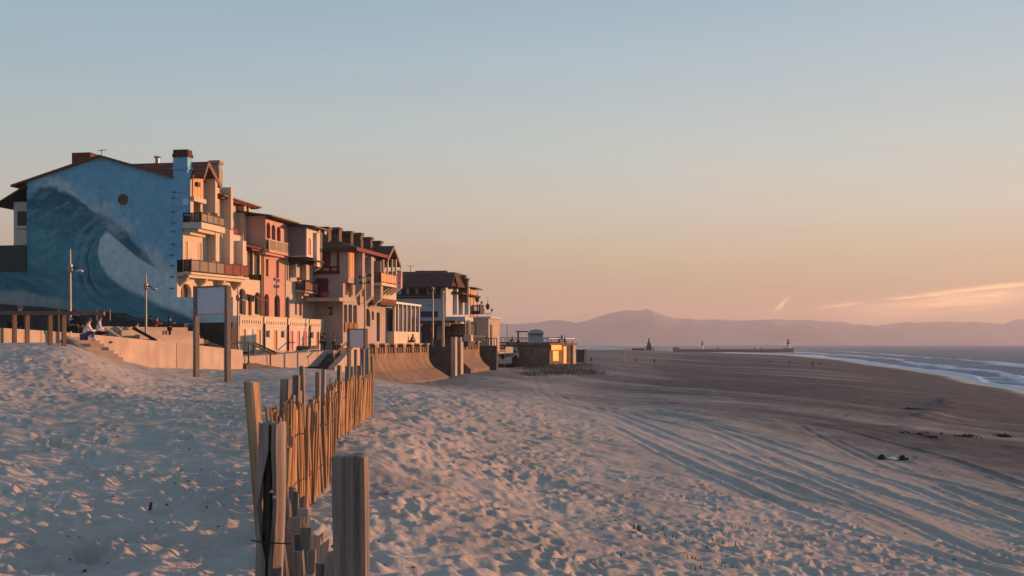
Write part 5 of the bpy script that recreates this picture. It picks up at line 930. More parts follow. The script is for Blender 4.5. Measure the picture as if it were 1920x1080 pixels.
for tt in (tS+1.0, tS+3.1, tS+5.2): zq = z_lo+1.3+(z_hi+.75-z_lo-1.3)*(tt-tS-.6)/4.6; MB().tube([(obb+.3,tt,zq-.9),(obb+.3,tt,zq)], .05, 8).build('post', 'railwood', MS)
# railing in front of the cabins
RF = thing('promenade_railing', 'pale railing with slim dark posts in front of the bathing cabins', 'railing', (oCab+3, T(500, oCab+3), zP))
oq = oW_-1.0; t0, t1 = T(436, oq), T(570, oq); zq = Z(440, 641.5, oq); MB().box(oq-.05, oq+.05, t0, t1, zq-.07, zq).build('top_rail', 'creamdoor', RF)
for k in range(14): t = t0+(t1-t0)*k/13; MB().box(oq-.035, oq+.035, t-.035, t+.035, zP-.05, zq-.072).build('post', 'darkwood', RF)
for k in range(13): a = t0+(t1-t0)*k/13; b = t0+(t1-t0)*(k+1)/13; MB().box(oq-.01, oq+.01, a+.5, b-.35, zP+.02, zq-.25).build('railing_panel', 'whitepaint', RF)

# ------------------------------------------------------------------ sea wall with balustrade, bastions
def sea_wall(nm, label, o0, xa, xb, ytop, ybase_z, flare, foot, posts, m='oldconcrete', step=3.2):
    ta, tb = T(xa, o0), T(xb, o0); SW = thing(nm, label, 'sea wall', (o0, (ta+tb)/2, ybase_z), 'sea walls')
    ztop = ytop; n = max(1, round((tb-ta)/9)); 
    prof = [(0, ztop), (0.02, ztop-.35)] + [(flare*(k/8)**2.2, ztop-.35-(ztop-.35-ybase_z-.35)*k/8) for k in range(1, 9)]
    for i in range(n):
        a = ta+(tb-ta)*i/n+.03; b = ta+(tb-ta)*(i+1)/n-.03
        pl = [(-.5, ztop)]+prof+[(flare, ybase_z-1.5), (-.5, ybase_z-1.5)]
        MB().prism([(o0+p, z) for p, z in pl], 't', a, b).build('wall_panel', m, SW)
        if foot: c = (a+b)/2+(b-a)*.0; MB().prism([(o0+flare-.2, ybase_z+.25),(o0+flare+.003, ybase_z+.33),(o0+flare+foot, ybase_z-.8),(o0+flare+foot, ybase_z-1.5),(o0+flare+.003, ybase_z-1.5)], 't', a+.0, b-.05).build('apron_slab', m, SW)
    np_ = int((tb-ta)/step)
    for k in range(np_+1):
        t = ta+.3+(tb-ta-.6)*k/np_; MB().box(o0-.42, o0-.02, t-.34, t+.34, ztop-.003, ztop+posts-.1).build('pier', m, SW); MB().box(o0-.5, o0+.08, t-.75, t+.75, ztop+posts-.097, ztop+posts+.03).build('cap_stone', 'concrete', SW)
        if k < np_:
            mb_n = 3
            for j in range(mb_n): tt = t+(tb-ta-.6)/np_*(j+1)/(mb_n+1); MB().box(o0-.34, o0-.1, tt-.16, tt+.16, ztop-.003, ztop+posts*.62).build('baluster', m, SW)
    return SW
zw = Z(690, 664, W0)
sea_wall('sea_wall', 'sunlit curved sea wall with balustrade beside the main stairs', W0, 640, 804, zw, -3.0, .6, 1.9, .95)
# first bastion: dark end block with two sunlit pilasters
tb0 = T(806, W0)+1.5; ox_ = on_t(846, 643, tb0)[0]; BS = thing('bastion', 'big dark concrete bastion block jutting from the sea wall with two sunlit pilasters', 'bastion', (ox_-2, tb0+2, -3.6))
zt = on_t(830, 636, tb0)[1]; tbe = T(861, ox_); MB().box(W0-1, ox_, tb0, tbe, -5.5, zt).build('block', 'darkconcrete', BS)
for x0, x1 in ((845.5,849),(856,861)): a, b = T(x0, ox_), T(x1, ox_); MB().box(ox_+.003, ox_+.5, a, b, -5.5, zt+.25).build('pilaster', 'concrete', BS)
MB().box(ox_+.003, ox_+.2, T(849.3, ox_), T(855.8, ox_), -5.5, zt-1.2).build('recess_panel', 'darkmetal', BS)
o8 = ox_-.2
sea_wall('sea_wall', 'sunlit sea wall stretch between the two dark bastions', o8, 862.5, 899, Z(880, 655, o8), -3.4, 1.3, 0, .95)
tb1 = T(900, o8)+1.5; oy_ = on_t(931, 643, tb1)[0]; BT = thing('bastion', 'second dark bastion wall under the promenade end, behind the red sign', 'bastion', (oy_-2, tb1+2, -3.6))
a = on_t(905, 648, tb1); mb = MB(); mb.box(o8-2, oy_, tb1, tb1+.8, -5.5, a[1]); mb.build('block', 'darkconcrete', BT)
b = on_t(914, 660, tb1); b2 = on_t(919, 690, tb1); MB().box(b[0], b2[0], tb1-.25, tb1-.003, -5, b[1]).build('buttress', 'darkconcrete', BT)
mb = MB()
for k in range(9): x = a[0]-1+(oy_-a[0]+1)*k/8; mb.box(x-.05, x+.05, tb1+.1, tb1+.2, a[1]-.003, a[1]+.9)
mb.box(a[0]-1, oy_, tb1+.1, tb1+.2, a[1]+.9, a[1]+1.0); mb.build('railing', 'darkmetal', BT)
# promenade continues behind the bunker
PB = thing('end_terrace', 'far raised terrace with dark railing at the end of the promenade', 'terrace', (0, 0, -1)) if False else None

# ------------------------------------------------------------------ bunker cafe on the beach with kiosk on its roof
YB = 190.0; BK = thing('beach_bunker', 'old brown concrete bunker on the beach with sun glint painted gold on its panes', 'bunker', (uu(1010)*YB, YB, EYE-3.6), street=False)
def wb(px, py, Y=YB): return uu(px)*Y, (HY-py)*Y/F+EYE
def wbox(root, x0, y0, x1, y1, Ya, Yb, nm, m, Y=None):
    Y = Y or Ya; a = wb(x0, y0, Y); b = wb(x1, y1, Y); lx, ly, lz = root.location; return MB().box(a[0]-lx, b[0]-lx, Ya-ly, Yb-ly, min(a[1],b[1])-lz, max(a[1],b[1])-lz).build(nm, m, root)
# main front slightly turned towards the sea: build it as a prism from a plan outline
def plan(root, pts, z0, z1, nm, m): lx, ly, lz = root.location; mb = MB(); mb.prism([(x-lx, y-ly) for x, y in pts], 'z', z0-lz, z1-lz); return mb.build(nm, m, root)
pA = (uu(966)*YB, YB+1); pB = (uu(1030)*YB, YB-1.5); pC = (uu(1078)*(YB+6), YB+6); pD = (pC[0]-3, YB+22); pE = (uu(960)*YB, YB+22)
zt = EYE+(HY-647)*YB/F; plan(BK, [pA, pB, pC, pD, pE], EYE-5.5, zt, 'block', 'bunker')
plan(BK, [(pA[0]-.4,pA[1]-.3),(pB[0],pB[1]-.4),(pC[0]+.4,pC[1]-.2),(pD[0]+.4,pD[1]),(pE[0]-.4,pE[1])], zt+.003, zt+.35, 'roof_slab', 'bunker')
dv = Vector((pC[0]-pB[0], pC[1]-pB[1], 0)); Ld = dv.length; dv.normalize(); nv_ = Vector((dv.y, -dv.x, 0))
def facep(s0, s1, z0, z1, d0, d1, nm, m, tilt=0, root=None):
    lx, ly, lz = BK.location; mb = MB(); P = []
    for s, z, d in ((s0,z0,d0),(s1,z0,d0),(s1,z1,d0),(s0,z1,d0),(s0,z0,d1),(s1,z0,d1),(s1,z1,d1),(s0,z1,d1)):
        p = Vector((pB[0],pB[1],0))+dv*s+nv_*d; P.append((p.x-lx, p.y-ly, EYE+z-lz))
    mb.add(P, [(0,3,2,1),(4,5,6,7),(0,1,5,4),(1,2,6,5),(2,3,7,6),(3,0,4,7)]); return mb.build(nm, m, root or BK)
facep(.2, Ld*.42, -1.15, -.2, .003, .22, 'glint_shutter', 'sunglint'); facep(Ld*.10, Ld*.32, -2.9, -1.3, .003, .12, 'glint_window', 'sunglint'); facep(Ld*.52, Ld*.63, -3.4, -.6, .003, .1, 'glint_door', 'sunglint'); facep(Ld*.70, Ld*.80, -3.2, -.7, .003, .08, 'dark_door', 'darkconcrete'); facep(Ld*.86, Ld*.98, -5, .2, .003, .3, 'pilaster', 'concrete')  # the gold colour of these panes stands for the sun's glint
lx, ly, lz = BK.location
for nm, poly in (('roof_railing', [pA, pB, pC]),):
    mb = MB(); P = []
    for a, b in zip(poly[:-1], poly[1:]):
        n = 12
        for k in range(n+1):
            x = a[0]+(b[0]-a[0])*k/n-lx; y = a[1]+(b[1]-a[1])*k/n+.3-ly
            if k % 3 != 1: mb.box(x-.03, x+.03, y-.03, y+.03, zt+.35-lz, zt+1.05-lz)
        mb.tube([(a[0]-lx,a[1]+.3-ly,zt+1.05-lz),(b[0]-lx,b[1]+.3-ly,zt+1.05-lz)], .05, 6)
    mb.build(nm, 'galv', BK)
BN = thing('bunker_annex', 'low grey concrete annex beside the gold lit bunker', 'annex', (uu(1090)*200, 200, EYE-3.4), street=False)
wbox(BN, 1080, 656, 1096, 679, 199, 206, 'block', 'darkconcrete'); wbox(BN, 1095.5, 655.5, 1099, 679, 198.6, 199.4, 'lit_post', 'concrete'); wbox(BN, 1093, 654.8, 1100, 655.5, 198.4, 199.6, 'cap', 'concrete')
KS = thing('lookout_kiosk', 'small blue grey kiosk with a rounded roof on top of the bunker', 'kiosk', (uu(1005)*197, 197, zt+.35), street=False)
wbox(KS, 991, 627, 1018, 646.5, 196, 199.5, 'cabin', 'kiosk'); a = wb(988.5, 624, 196); b = wb(1021, 617.5, 196); lx, ly, lz = KS.location; mb = MB()
mb.prism([(a[0]-lx, wb(0,625.5,196)[1]-lz),(a[0]-lx+.15, a[1]-lz)]+[(a[0]-lx+(b[0]-a[0])*k/8, a[1]-lz+(b[1]-a[1])*sin(pi*(.12+.76*k/8))) for k in range(1,8)]+[(b[0]-lx-.15,a[1]-lz),(b[0]-lx, wb(0,625.5,196)[1]-lz)], 't', 195.4-ly, 200-ly); mb.build('roof', 'kiosk', KS)
wbox(KS, 990, 625.6, 1019, 627, 195.9, 199.6, 'eave_band', 'darkmetal', 195.9)
PG = thing('sun_shelter', 'dark flat shelter roof on one thick post left of the kiosk', 'shelter', (uu(978)*198, 198, zt+.35), street=False)
wbox(PG, 966.5, 620.7, 990, 622.6, 197, 199.5, 'roof', 'darkwood', 198); wbox(PG, 970, 622.7, 973, 637, 198, 198.3, 'post', 'darkwood', 198); wbox(PG, 969, 637, 974.5, 646, 197.8, 198.4, 'planter', 'darkwood', 198)
FT = thing('far_terrace', 'long dark railing and low terrace behind the bunker at promenade end', 'railing', (uu(950)*215, 215, EYE-1), street=False)
wbox(FT, 918, 641, 1050, 660, 215, 226, 'terrace_block', 'darkconcrete', 215)
for x in range(922, 1050, 8): wbox(FT, x, 634, x+.8, 640.9, 215.2, 215.3, 'post', 'darkwood', 215)
wbox(FT, 918, 632.8, 1050, 633.9, 215.2, 215.3, 'top_rail', 'darkwood', 215); wbox(FT, 918, 637, 1050, 637.7, 215.22, 215.28, 'mid_rail', 'darkwood', 215)
FM = thing('flag_mast', 'thin bare flag mast standing behind the red beach sign', 'mast', (uu(951)*214, 214, EYE-1), street=False); lx, ly, lz = FM.location
MB().tube([(0,0,0),(0,0,wb(0,608,214)[1]-lz)], [.08,.05], 8).build('pole', 'mast', FM)
CR = thing('parked_van', 'pale blue van parked between the red sign and the bunker', 'van', (uu(955)*188, 188, EYE-2.6), street=False); lx, ly, lz = CR.location
c0 = wb(947, 653, 186); mb = MB(); mb.prism([(-1.7,0.3),(-1.75,1.0),(-1.35,1.55),(-.9,1.75),(1.2,1.72),(1.55,1.0),(1.6,.3)], 't', -.9, .9); mb.build('body', 'kiosk', CR)
mb = MB(); mb.prism([(-1.3,1.05),(-1.05,1.5),(1.05,1.5),(1.3,1.05)], 't', -.93, -.905); mb.build('side_window', 'glass', CR)
for x in (-1.05, 1.0): MB().tube([(x,-.95,.32),(x,-.7,.32)], .32, 14).build('wheel', 'black', CR)

# ------------------------------------------------------------------ signs on the sand
def big_sign(nm, label, pL, pR, ypan0, ypan1, ytopL, ytopR, base_drop=.4):
    """pL, pR: (column, foot row, depth) of the two posts"""
    XL, YL = uu(pL[0])*pL[2], pL[2]; XR, YR = uu(pR[0])*pR[2], pR[2]; zL = (HY-pL[1])*YL/F; zR_ = (HY-pR[1])*YR/F
    R_ = thing(nm, label, 'sign', ((XL+XR)/2, (YL+YR)/2, EYE+(zL+zR_)/2), 'blank notice boards on the sand', street=False); lx, ly, lz = R_.location
    d = Vector((XR-XL, YR-YL, 0)).normalized(); nrm = Vector((d.y, -d.x, 0))
    for (X, Y, z, yt) in ((XL,YL,zL,ytopL),(XR,YR,zR_,ytopR)):
        zt_ = (HY-yt)*Y/F; w = .12
        mb = MB(); c = Vector((X-lx, Y-ly, 0)); P = [c+d*a+nrm*b for a, b in ((-w,-w),(w,-w),(w,w),(-w,w))]
        mb.add([(p.x,p.y,z-base_drop+EYE-lz) for p in P]+[(p.x,p.y,zt_+EYE-lz) for p in P], [(0,3,2,1),(4,5,6,7),(0,1,5,4),(1,2,6,5),(2,3,7,6),(3,0,4,7)]); mb.build('post', 'signpost', R_)
    Lp = sqrt((XR-XL)**2+(YR-YL)**2); za_ = (HY-ypan1)*(YL+YR)/2/F+EYE-lz; zb_ = (HY-ypan0)*(YL+YR)/2/F+EYE-lz
    def strip(s0, s1, z0, z1, d0, d1, nm2, m):
        P = []; 
        for z in (z0, z1): P += [(XL-lx+d.x*s+nrm.x*q, YL-ly+d.y*s+nrm.y*q, z) for s, q in ((s0,d0),(s1,d0),(s1,d1),(s0,d1))]
        mb = MB(); mb.add(P, [(0,3,2,1),(4,5,6,7),(0,1,5,4),(1,2,6,5),(2,3,7,6),(3,0,4,7)]); return mb.build(nm2, m, R_)
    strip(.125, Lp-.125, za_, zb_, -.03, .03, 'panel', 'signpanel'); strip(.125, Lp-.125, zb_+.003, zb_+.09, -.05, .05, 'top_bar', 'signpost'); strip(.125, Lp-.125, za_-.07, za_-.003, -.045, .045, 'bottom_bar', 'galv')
    return R_
big_sign('notice_board', 'large blank pale board on two tall timber posts before the terrace wall', (368,706,62), (427,715,60), 539, 588, 536.5, 536.5)
big_sign('notice_board', 'farther pale blank board on two posts behind the paling fence', (654.5,692,92), (685.5,694,90), 618.5, 650, 616, 616)
RS = thing('warning_sign', 'small red warning sign with white bar on two pale posts near bunker', 'sign', (uu(941)*172, 172, EYE-3.9), street=False)
for x in (933.7, 947.2): wbox(RS, x-.55, 643.5, x+.55, 694, 172, 172.1, 'post', 'creamdoor', 172)
wbox(RS, 931.3, 643.6, 948.4, 646, 171.95, 171.99, 'white_strip', 'signwhite', 172); wbox(RS, 932, 646.2, 947.8, 655.5, 171.94, 171.99, 'red_board', 'signred', 172); wbox(RS, 935, 649.8, 944.5, 651.6, 171.92, 171.935, 'white_bar', 'signwhite', 172)
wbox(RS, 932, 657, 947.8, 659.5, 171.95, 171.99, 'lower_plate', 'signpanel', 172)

# ------------------------------------------------------------------ street lamps 
def lamp(label, px, ytop, yfoot, Y, arm=None, m='lampmetal', head='arm', r=.09):
    X = uu(px)*Y; z0 = (HY-yfoot)*Y/F+EYE; z1 = (HY-ytop)*Y/F+EYE; R_ = thing('street_lamp', label, 'street lamp', (X, Y, z0), 'lamps along the promenade', street=False)
    h = z1-z0; MB().tube([(0,0,-.6),(0,0,h*.45),(0,0,h*.93),(0,0,h)], [r*.95,r*.8,r*.55,r*.3], 10).build('pole', m, R_)
    if head == 'arm':
        dx, za_ = arm[0]*Y/F, h-(arm[1]-ytop)*Y/F
        MB().tube([(0,0,za_+.1),(dx*.45,0,za_+.12),(dx*.7,0,za_)], .04, 6).build('arm', 'darkmetal', R_)
        mb = MB(); mb.ell((dx*.78,0,za_-.06), (abs(dx)*.36,.16,.09), 12, 6); mb.build('lamp_head', 'galv', R_); MB().tube([(0,0,za_-.1),(0,0,za_+.28)], r*1.5, 10).build('collar', 'lampmetal', R_)
    elif head == 'cluster':
        for k, (dx, dz) in enumerate(((-.35,-.35),(.35,-.2),(-.3,-.85),(.3,-.8))):
            f = MB().tube([(0,0,h+dz-.1),(dx,.1*(-1)**k,h+dz)], .04, 6).build('arm', 'darkmetal', R_); MB().ell((dx*1.25,.1*(-1)**k,h+dz+.02), (.17,.17,.15), 10, 6).build('floodlight', 'darkmetal', f)
    elif head == 'lantern':
        mb = MB(); mb.lathe((0,0,h), [(.06,-.05),(.22,.05),(.34,.55),(.30,.6),(.08,.85),(.03,1.1),(.02,1.9)], 8); mb.build('lantern', 'darkmetal', R_)
        for s in (-1, 1): MB().tube([(0,0,h-.7),(s*.5,0,h-.55),(s*.62,0,h-.2)], .05, 6).build('scroll_arm', 'darkmetal', R_); MB().ell((s*.62,0,h-.1), (.16,.16,.2), 8, 6).build('globe', 'darkmetal', R_)
    elif head == 'top': MB().ell((0,0,h), (.17,.17,.22), 8, 6).build('globe', m, R_)
lamp('tall slim lamp post with one short arm in front of the wave mural, leftmost', 131.5, 466, 640, 61, (22, 506), r=.085)
lamp('slim lamp post with flat head in front of the pale tube of the mural', 273.5, 512, 640, 74, (19, 540), r=.085)
lamp('dark headed lamp post before the bathing cabins and arches', 446, 540, 656, 82, (11, 561), 'lampmetal', r=.09)
lamp('tall sunlit mast with four floodlights above the second blank board', 684.5, 512, 655, 102, None, 'creamdoor', 'cluster', r=.13)
lamp('pale lamp mast in front of dark timber house, left one of the pair', 811.5, 541, 640, 131, (-6, 560), 'lampmetal', 'top', r=.12)
lamp('sunlit thick lamp mast at dark timber house corner', 831, 548, 640, 131, (5, 560), 'creamdoor', 'top', r=.17)
lamp('tall lamp post with black lantern before the slim orange house', 894.8, 566, 640, 165, None, 'lampmetal', 'lantern', r=.11)
lamp('thin lamp post with ornate black lantern at the promenade end', 914.5, 580, 648, 172, None, 'galv', 'lantern', r=.05)

# ------------------------------------------------------------------ jetty, lighthouses, far marks
JY = 1000.0; J = thing('jetty', 'long low brown stone jetty reaching into the sea', 'jetty', (uu(1370)*JY, JY, EYE-8), street=False)
wbox(J, 1264, 654.8, 1485, 667, JY, JY+7, 'wall', 'rock', JY); wbox(J, 1477, 653, 1487, 667, JY-2, JY+9, 'pier_head', 'rock', JY); wbox(J, 1264, 651.5, 1273, 662, JY-1, JY+7, 'landward_block', 'rock', JY)
for x in (1345, 1415, 1427, 1470): wbox(J, x, 652.6, x+2.4, 654.7, JY+1, JY+3, 'bollard', 'rock', JY)
def light(label, px, yt, yb, Y, w, red):
    X = uu(px)*Y; z0 = (HY-yb)*Y/F+EYE; h = (yb-yt)*Y/F; R_ = thing('lighthouse', label, 'lighthouse', (X, Y, z0), 'jetty lights', street=False); k = w*Y/F/2
    MB().lathe((0,0,0), [(k*1.05,-1),(k*1.0,0),(k*.8,h*.5)], 14).build('tower', 'lightwhite', R_); MB().lathe((0,0,0), [(k*1.25,h*.5),(k*1.25,h*.56),(k*.62,h*.57),(k*.62,h*.74)], 14).build('gallery', red, R_); MB().lathe((0,0,0), [(k*.8,h*.74),(k*.5,h*.86),(k*.12,h*.9),(k*.08,h)], 12).build('lantern_roof', red, R_)
light('white lighthouse with red top at the seaward end of the jetty', 1478, 634, 655, JY+3, 7, 'lightred'); light('smaller dark topped light beacon behind the middle of the jetty', 1317, 638, 655, JY+40, 4.5, 'rock')
TB = thing('harbour_monument', 'dark spired stone monument standing on the far beach left of jetty', 'monument', (uu(1217)*710, 710, EYE-5), street=False)
for x0, y0, x1 in ((1211,649,1222),(1213.5,643,1220),(1215.3,637,1218),(1216.2,633.5,1217.1)): wbox(TB, x0, y0, x1, 657, 709+.2*(y0 > 640), 711, 'tier', 'rock', 710)
for x0, y0, x1 in ((1184,653,1208),(1224,651,1226)): wbox(TB, x0, y0, x1, 657, 708, 709, 'low_block', 'rock', 710)
for x, y0, y1, lab in ((1172,652,681,'slanting orange marker pole stuck in the middle of the beach'),(1246.5,651,657,'tiny dark marker post on the far beach crest')):
    X, Yh = hit(x+1.5, y1) if y1 > 660 else (uu(x)*690, 690.0); Yh = min(Yh, 700); X = uu(x+1)*Yh; R_ = thing('marker_pole', lab, 'pole', (X, Yh, EYE+gz(X, Yh)), street=False); h = (y1-y0)*Yh/F
    MB().tube([(0,0,-.5),(-.35*h/4,0,h)], .022*h, 8).build('pole', 'pole' if y1 > 660 else 'mast', R_)
# ------------------------------------------------------------------ chestnut paling fence
FP = [(-.96,5.95),(-1.30,7.2),(-1.64,8.5),(-1.97,9.9),(-2.10,13.6),(-2.38,15.4),(-2.72,17.6),(-3.0,22),(-3.45,28),(-4.0,33.5)]
FN = thing('paling_fence', 'old chestnut paling fence with leaning stakes running from the foreground over the sand', 'fence', (-2.2, 12, EYE-1.6), street=False); fl_ = FN.location.copy()
seg = np.array(FP); sl_ = np.r_[0, np.cumsum(np.hypot(*np.diff(seg, axis=0).T))]
def fence_at(s): return float(np.interp(s, sl_, seg[:,0])), float(np.interp(s, sl_, seg[:,1]))
def picket_mesh(seed, L, r):
    rg = random.Random(seed); mb = MB(); n = 7; rows = 6; ph = [rg.uniform(.7,1.15) for _ in range(n)]; P = []
    flat = rg.uniform(.55,.8)
    for i in range(rows):
        z = L*i/(rows-1); bx = .012*sin(i*1.1+seed); by = .010*cos(i*.9+seed*2); k = 1-.12*i/(rows-1)
        for j in range(n): a = 2*pi*j/n; P.append((bx+r*k*ph[j]*cos(a), by+r*k*flat*ph[(j+2) % n]*sin(a), z + (rg.uniform(-.03,.03) if i == rows-1 else 0)))
    mb.add(P, [(i*n+j, i*n+(j+1) % n, (i+1)*n+(j+1) % n, (i+1)*n+j) for i in range(rows-1) for j in range(n)]+[tuple((rows-1)*n+j for j in range(n))], 0)
    me = bpy.data.meshes.new('picket'); me.from_pydata(mb.v, [], mb.f); me.materials.append(M['picket']); me.update(); return me
PM = [picket_mesh(k, 1.45, .021+.005*(k % 3)) for k in range(9)]
def split_mesh(seed, L, w):
    rg = random.Random(seed); mb = MB(); rows = 5; P = []; tp = [rg.uniform(-.03,.03) for _ in range(4)]
    for i in range(rows):
        z = L*i/(rows-1); k = 1+.10*sin(i*1.3+seed); b = .008*sin(i+seed*3)
        for j, (a, c) in enumerate(((-1,-1),(.6,-1.1),(1,-.5),(.7,1),(-.8,.9))): P.append((b+w/2*k*a, .014*c*k, z+(tp[j % 4] if i == rows-1 else 0)))
    n = 5; fs = [(i*n+j, i*n+(j+1) % n, (i+1)*n+(j+1) % n, (i+1)*n+j) for i in range(rows-1) for j in range(n)]+[tuple((rows-1)*n+j for j in range(n))]
    me = bpy.data.meshes.new('picket'); me.from_pydata(P, [], fs); me.materials.append(M['oldpost']); me.update(); return me
SM = [split_mesh(k, 1.45, .050+.012*(k % 3)) for k in range(7)]
rg = random.Random(3); s = 0.25; npk = 0
while s < sl_[-1] and npk < 296:
    x, y = fence_at(s); x2, y2 = fence_at(s+.05); ang = atan2(y2-y, x2-x); g = gz(x, y)
    near = s < 3.1
    up = (.36+.14*min(1,(s/2.8))) if near else (.62+.4*min(1,(s-3.1)/.5) if s < 3.6 else 1.0)
    top = g+up+rg.uniform(-.06, .06)-(.18*rg.random() if rg.random() < .12 else 0)
    if rg.random() > .03:
        me = rg.choice(SM if near else PM); sc = 1.0; ang = .18 if near else ang
        o = child('picket', me, FN, (x-fl_.x+rg.uniform(-.015,.015), y-fl_.y, EYE+top-1.45-fl_.z), (rg.gauss(0,.03), rg.gauss(0,.035), ang+rg.uniform(-.3,.3)), (sc, sc, 1)); npk += 1
    s += (.075 if near else .080)+rg.uniform(-.012,.03)
for hz, nm in ((.72,'wire'),(.28,'wire')):
    for dd in (-.03, .03):
        pts = []
        for k in range(150):
            ss = 3.2+(sl_[-1]-3.2)*k/149; x, y = fence_at(ss); w = .02*sin(k*2.2)*(1 if dd > 0 else -1); pts.append((x-fl_.x+dd*.7+w, y-fl_.y, EYE+gz(x, y)+hz-fl_.z+.012*sin(k*1.7)))
        MB().tube(pts, .004, 4).build('wire', 'darkmetal', FN)
def stake_mesh(mb, base, top, w, d, mi=0, rg=random, taper=.9, rows=6, n=10, rot=0.0, notch=()):
    b = Vector(base); t = Vector(top); ph = [1+rg.uniform(-.06,.06) for _ in range(n)]; P = []
    for i in range(rows):
        f = min(i/(rows-2), 1.0); c = b.lerp(t, f if i < rows-1 else 1.0); k = (1-(1-taper)*f)*(1+.04*sin(f*7+ph[0]*20))*(.86 if i == rows-1 else 1); c = c+Vector((0,0,.008*(i == rows-1)))
        for j in range(n):
            a = 2*pi*j/n+.3; ca_, sa_ = cos(a), sin(a); q = (abs(ca_)**5+abs(sa_)**5)**.2; kk = k*(1-(.17*min(1, max(0, (f-.35)*3)) if j in notch else 0)); ex, ey = w/2*kk*ph[j]*ca_/q, d/2*kk*ph[j]*sa_/q
            P.append((c.x+ex*cos(rot)-ey*sin(rot), c.y+ex*sin(rot)+ey*cos(rot), c.z+(rg.uniform(-.003,.003) if i == rows-1 else 0)))
    mb.add(P, [(i*n+j, i*n+(j+1) % n, (i+1)*n+(j+1) % n, (i+1)*n+j) for i in range(rows-1) for j in range(n)]+[tuple((rows-1)*n+j for j in range(n))], mi)
    return mb
def fence_cross(px):
    k = uu(px); ss = np.linspace(1.5, sl_[-1], 900); r = np.interp(ss, sl_, seg[:,0])-k*np.interp(ss, sl_, seg[:,1]); i = np.nonzero(np.diff(np.sign(r)))[0]
    return float(np.interp(ss[i[-1]], sl_, seg[:,1])) if len(i) else None
def stake(px_t, py_t, Y, w, lean=0, m='post', d=None, root=FN, name='stake', dy=0, z_base=None):
    c = fence_cross(px_t); Y = c+.25+.02*c if c else Y
    X = uu(px_t)*Y; zt = (HY-py_t)*Y/F+EYE; l = root.location; zb = EYE+(gz(X, Y)-.5 if z_base is None else z_base)
    return stake_mesh(MB(), (X-lean-l.x, Y+dy-l.y, zb-l.z), (X-l.x, Y-l.y, zt-l.z), w, d or w*.9, rg=rg).build(name, m, root)
for a in ((536,712,8.9,.105,.06),(556,705,9.6,.075,.03,'oldpost'),(566,688,10.2,.055,-.05),(596,699,12.2,.062,.0),(607,694,13.3,.055,.03,'oldpost'),(636,686,18.5,.085,.02),(652,687,19.8,.10,.03,'oldpost'),(659,688,20.6,.09,0,'oldpost'),(674,686,23,.11,-.03,'oldpost'),
          (667,656,26,.07,.02),(680,655,28,.10,.02,'oldpost'),(689,655,30,.10,0,'oldpost'),(697,667,31,.08,-.02),(546,742,10.4,.08,.02,'oldpost'),(584,750,11.0,.07,-.06,'oldpost'),(558,734,9.9,.09,0.05,'oldpost')): stake(a[0], a[1], a[2], a[3], a[4], *(a[5:6]))
# big stakes in the foreground
NP = thing('timber_post', 'broad squat foreground post standing alone to the right of the fence', 'post', (uu(656)*5.75, 5.75, EYE-1.5), street=False)
stake_mesh(MB(), (.02,0,-.5), (0,0,EYE+(HY-856)*5.75/F-NP.location.z), .168, .15, rg=random.Random(5), taper=.95, rows=12, n=26, rot=-.06, notch=(17, 20)).build('trunk', 'oldpost', NP)
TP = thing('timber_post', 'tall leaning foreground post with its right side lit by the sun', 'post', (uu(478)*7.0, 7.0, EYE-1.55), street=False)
stake_mesh(MB(), (.11,0,-.4), (uu(471)*7-TP.location.x,0,EYE+(HY-718)*7/F-TP.location.z), .076, .085, rg=random.Random(8), taper=.93, rows=10, n=16, rot=.9).build('trunk', 'litpost', TP)
SPo = thing('split_post', 'thick split grey post with a dark hollow, left of the fence end', 'post', (uu(508)*6.3, 6.3, EYE-1.55), street=False)
zt = EYE+(HY-792)*6.3/F-SPo.location.z
def half_post(side):
    mb = MB(); rows = 12; n = 9; P = []
    for i in range(rows):
        f = i/(rows-1); z = -.5+(zt+.5)*f; w = .082*(1-.12*f)*(1+.06*sin(f*9+side)); cut = .008+.05*max(0, 1-abs((f-.72)/.16))**.6*(1 if side < 0 else .35)
        for j in range(n):
            a = pi/2+side*(-pi)*j/(n-1) if False else (pi*j/(n-1) - pi/2)
            x = side*(cut+max(0, w-cut)*cos(a)); y = .075*sin(a)*(1+.1*sin(j*2.1)); P.append((x-.03*(1-f)*1.0+.012*f, y, z+(.012*sin(j*3+side) if i == rows-1 else 0)))
    fs = [(i*n+j, i*n+(j+1) % n, (i+1)*n+(j+1) % n, (i+1)*n+j) for i in range(rows-1) for j in range(n)]; mb.add(P, fs+[tuple((rows-1)*n+j for j in range(n))])
    return mb
half_post(-1).build('split_half', 'oldpost', SPo); half_post(1).build('split_half', 'oldpost', SPo)
MB().ell((-.005,-.02,zt-.55), (.035,.045,.42), 10, 8).build('dark_hollow', 'darkwood', SPo)
for z in (-.62,): MB().tube([(-.09,-.08,zt+z),(0,-.086,zt+z-.012),(.12,-.07,zt+z-.02)], .004, 5).build('wire', 'darkmetal', SPo)
for k, (x, z) in enumerate(((.02,-.36),(.035,-.39))): MB().tube([(x,-.07,zt+z),(x,-.095,zt+z)], .008, 8).build('bolt', 'galv', SPo)
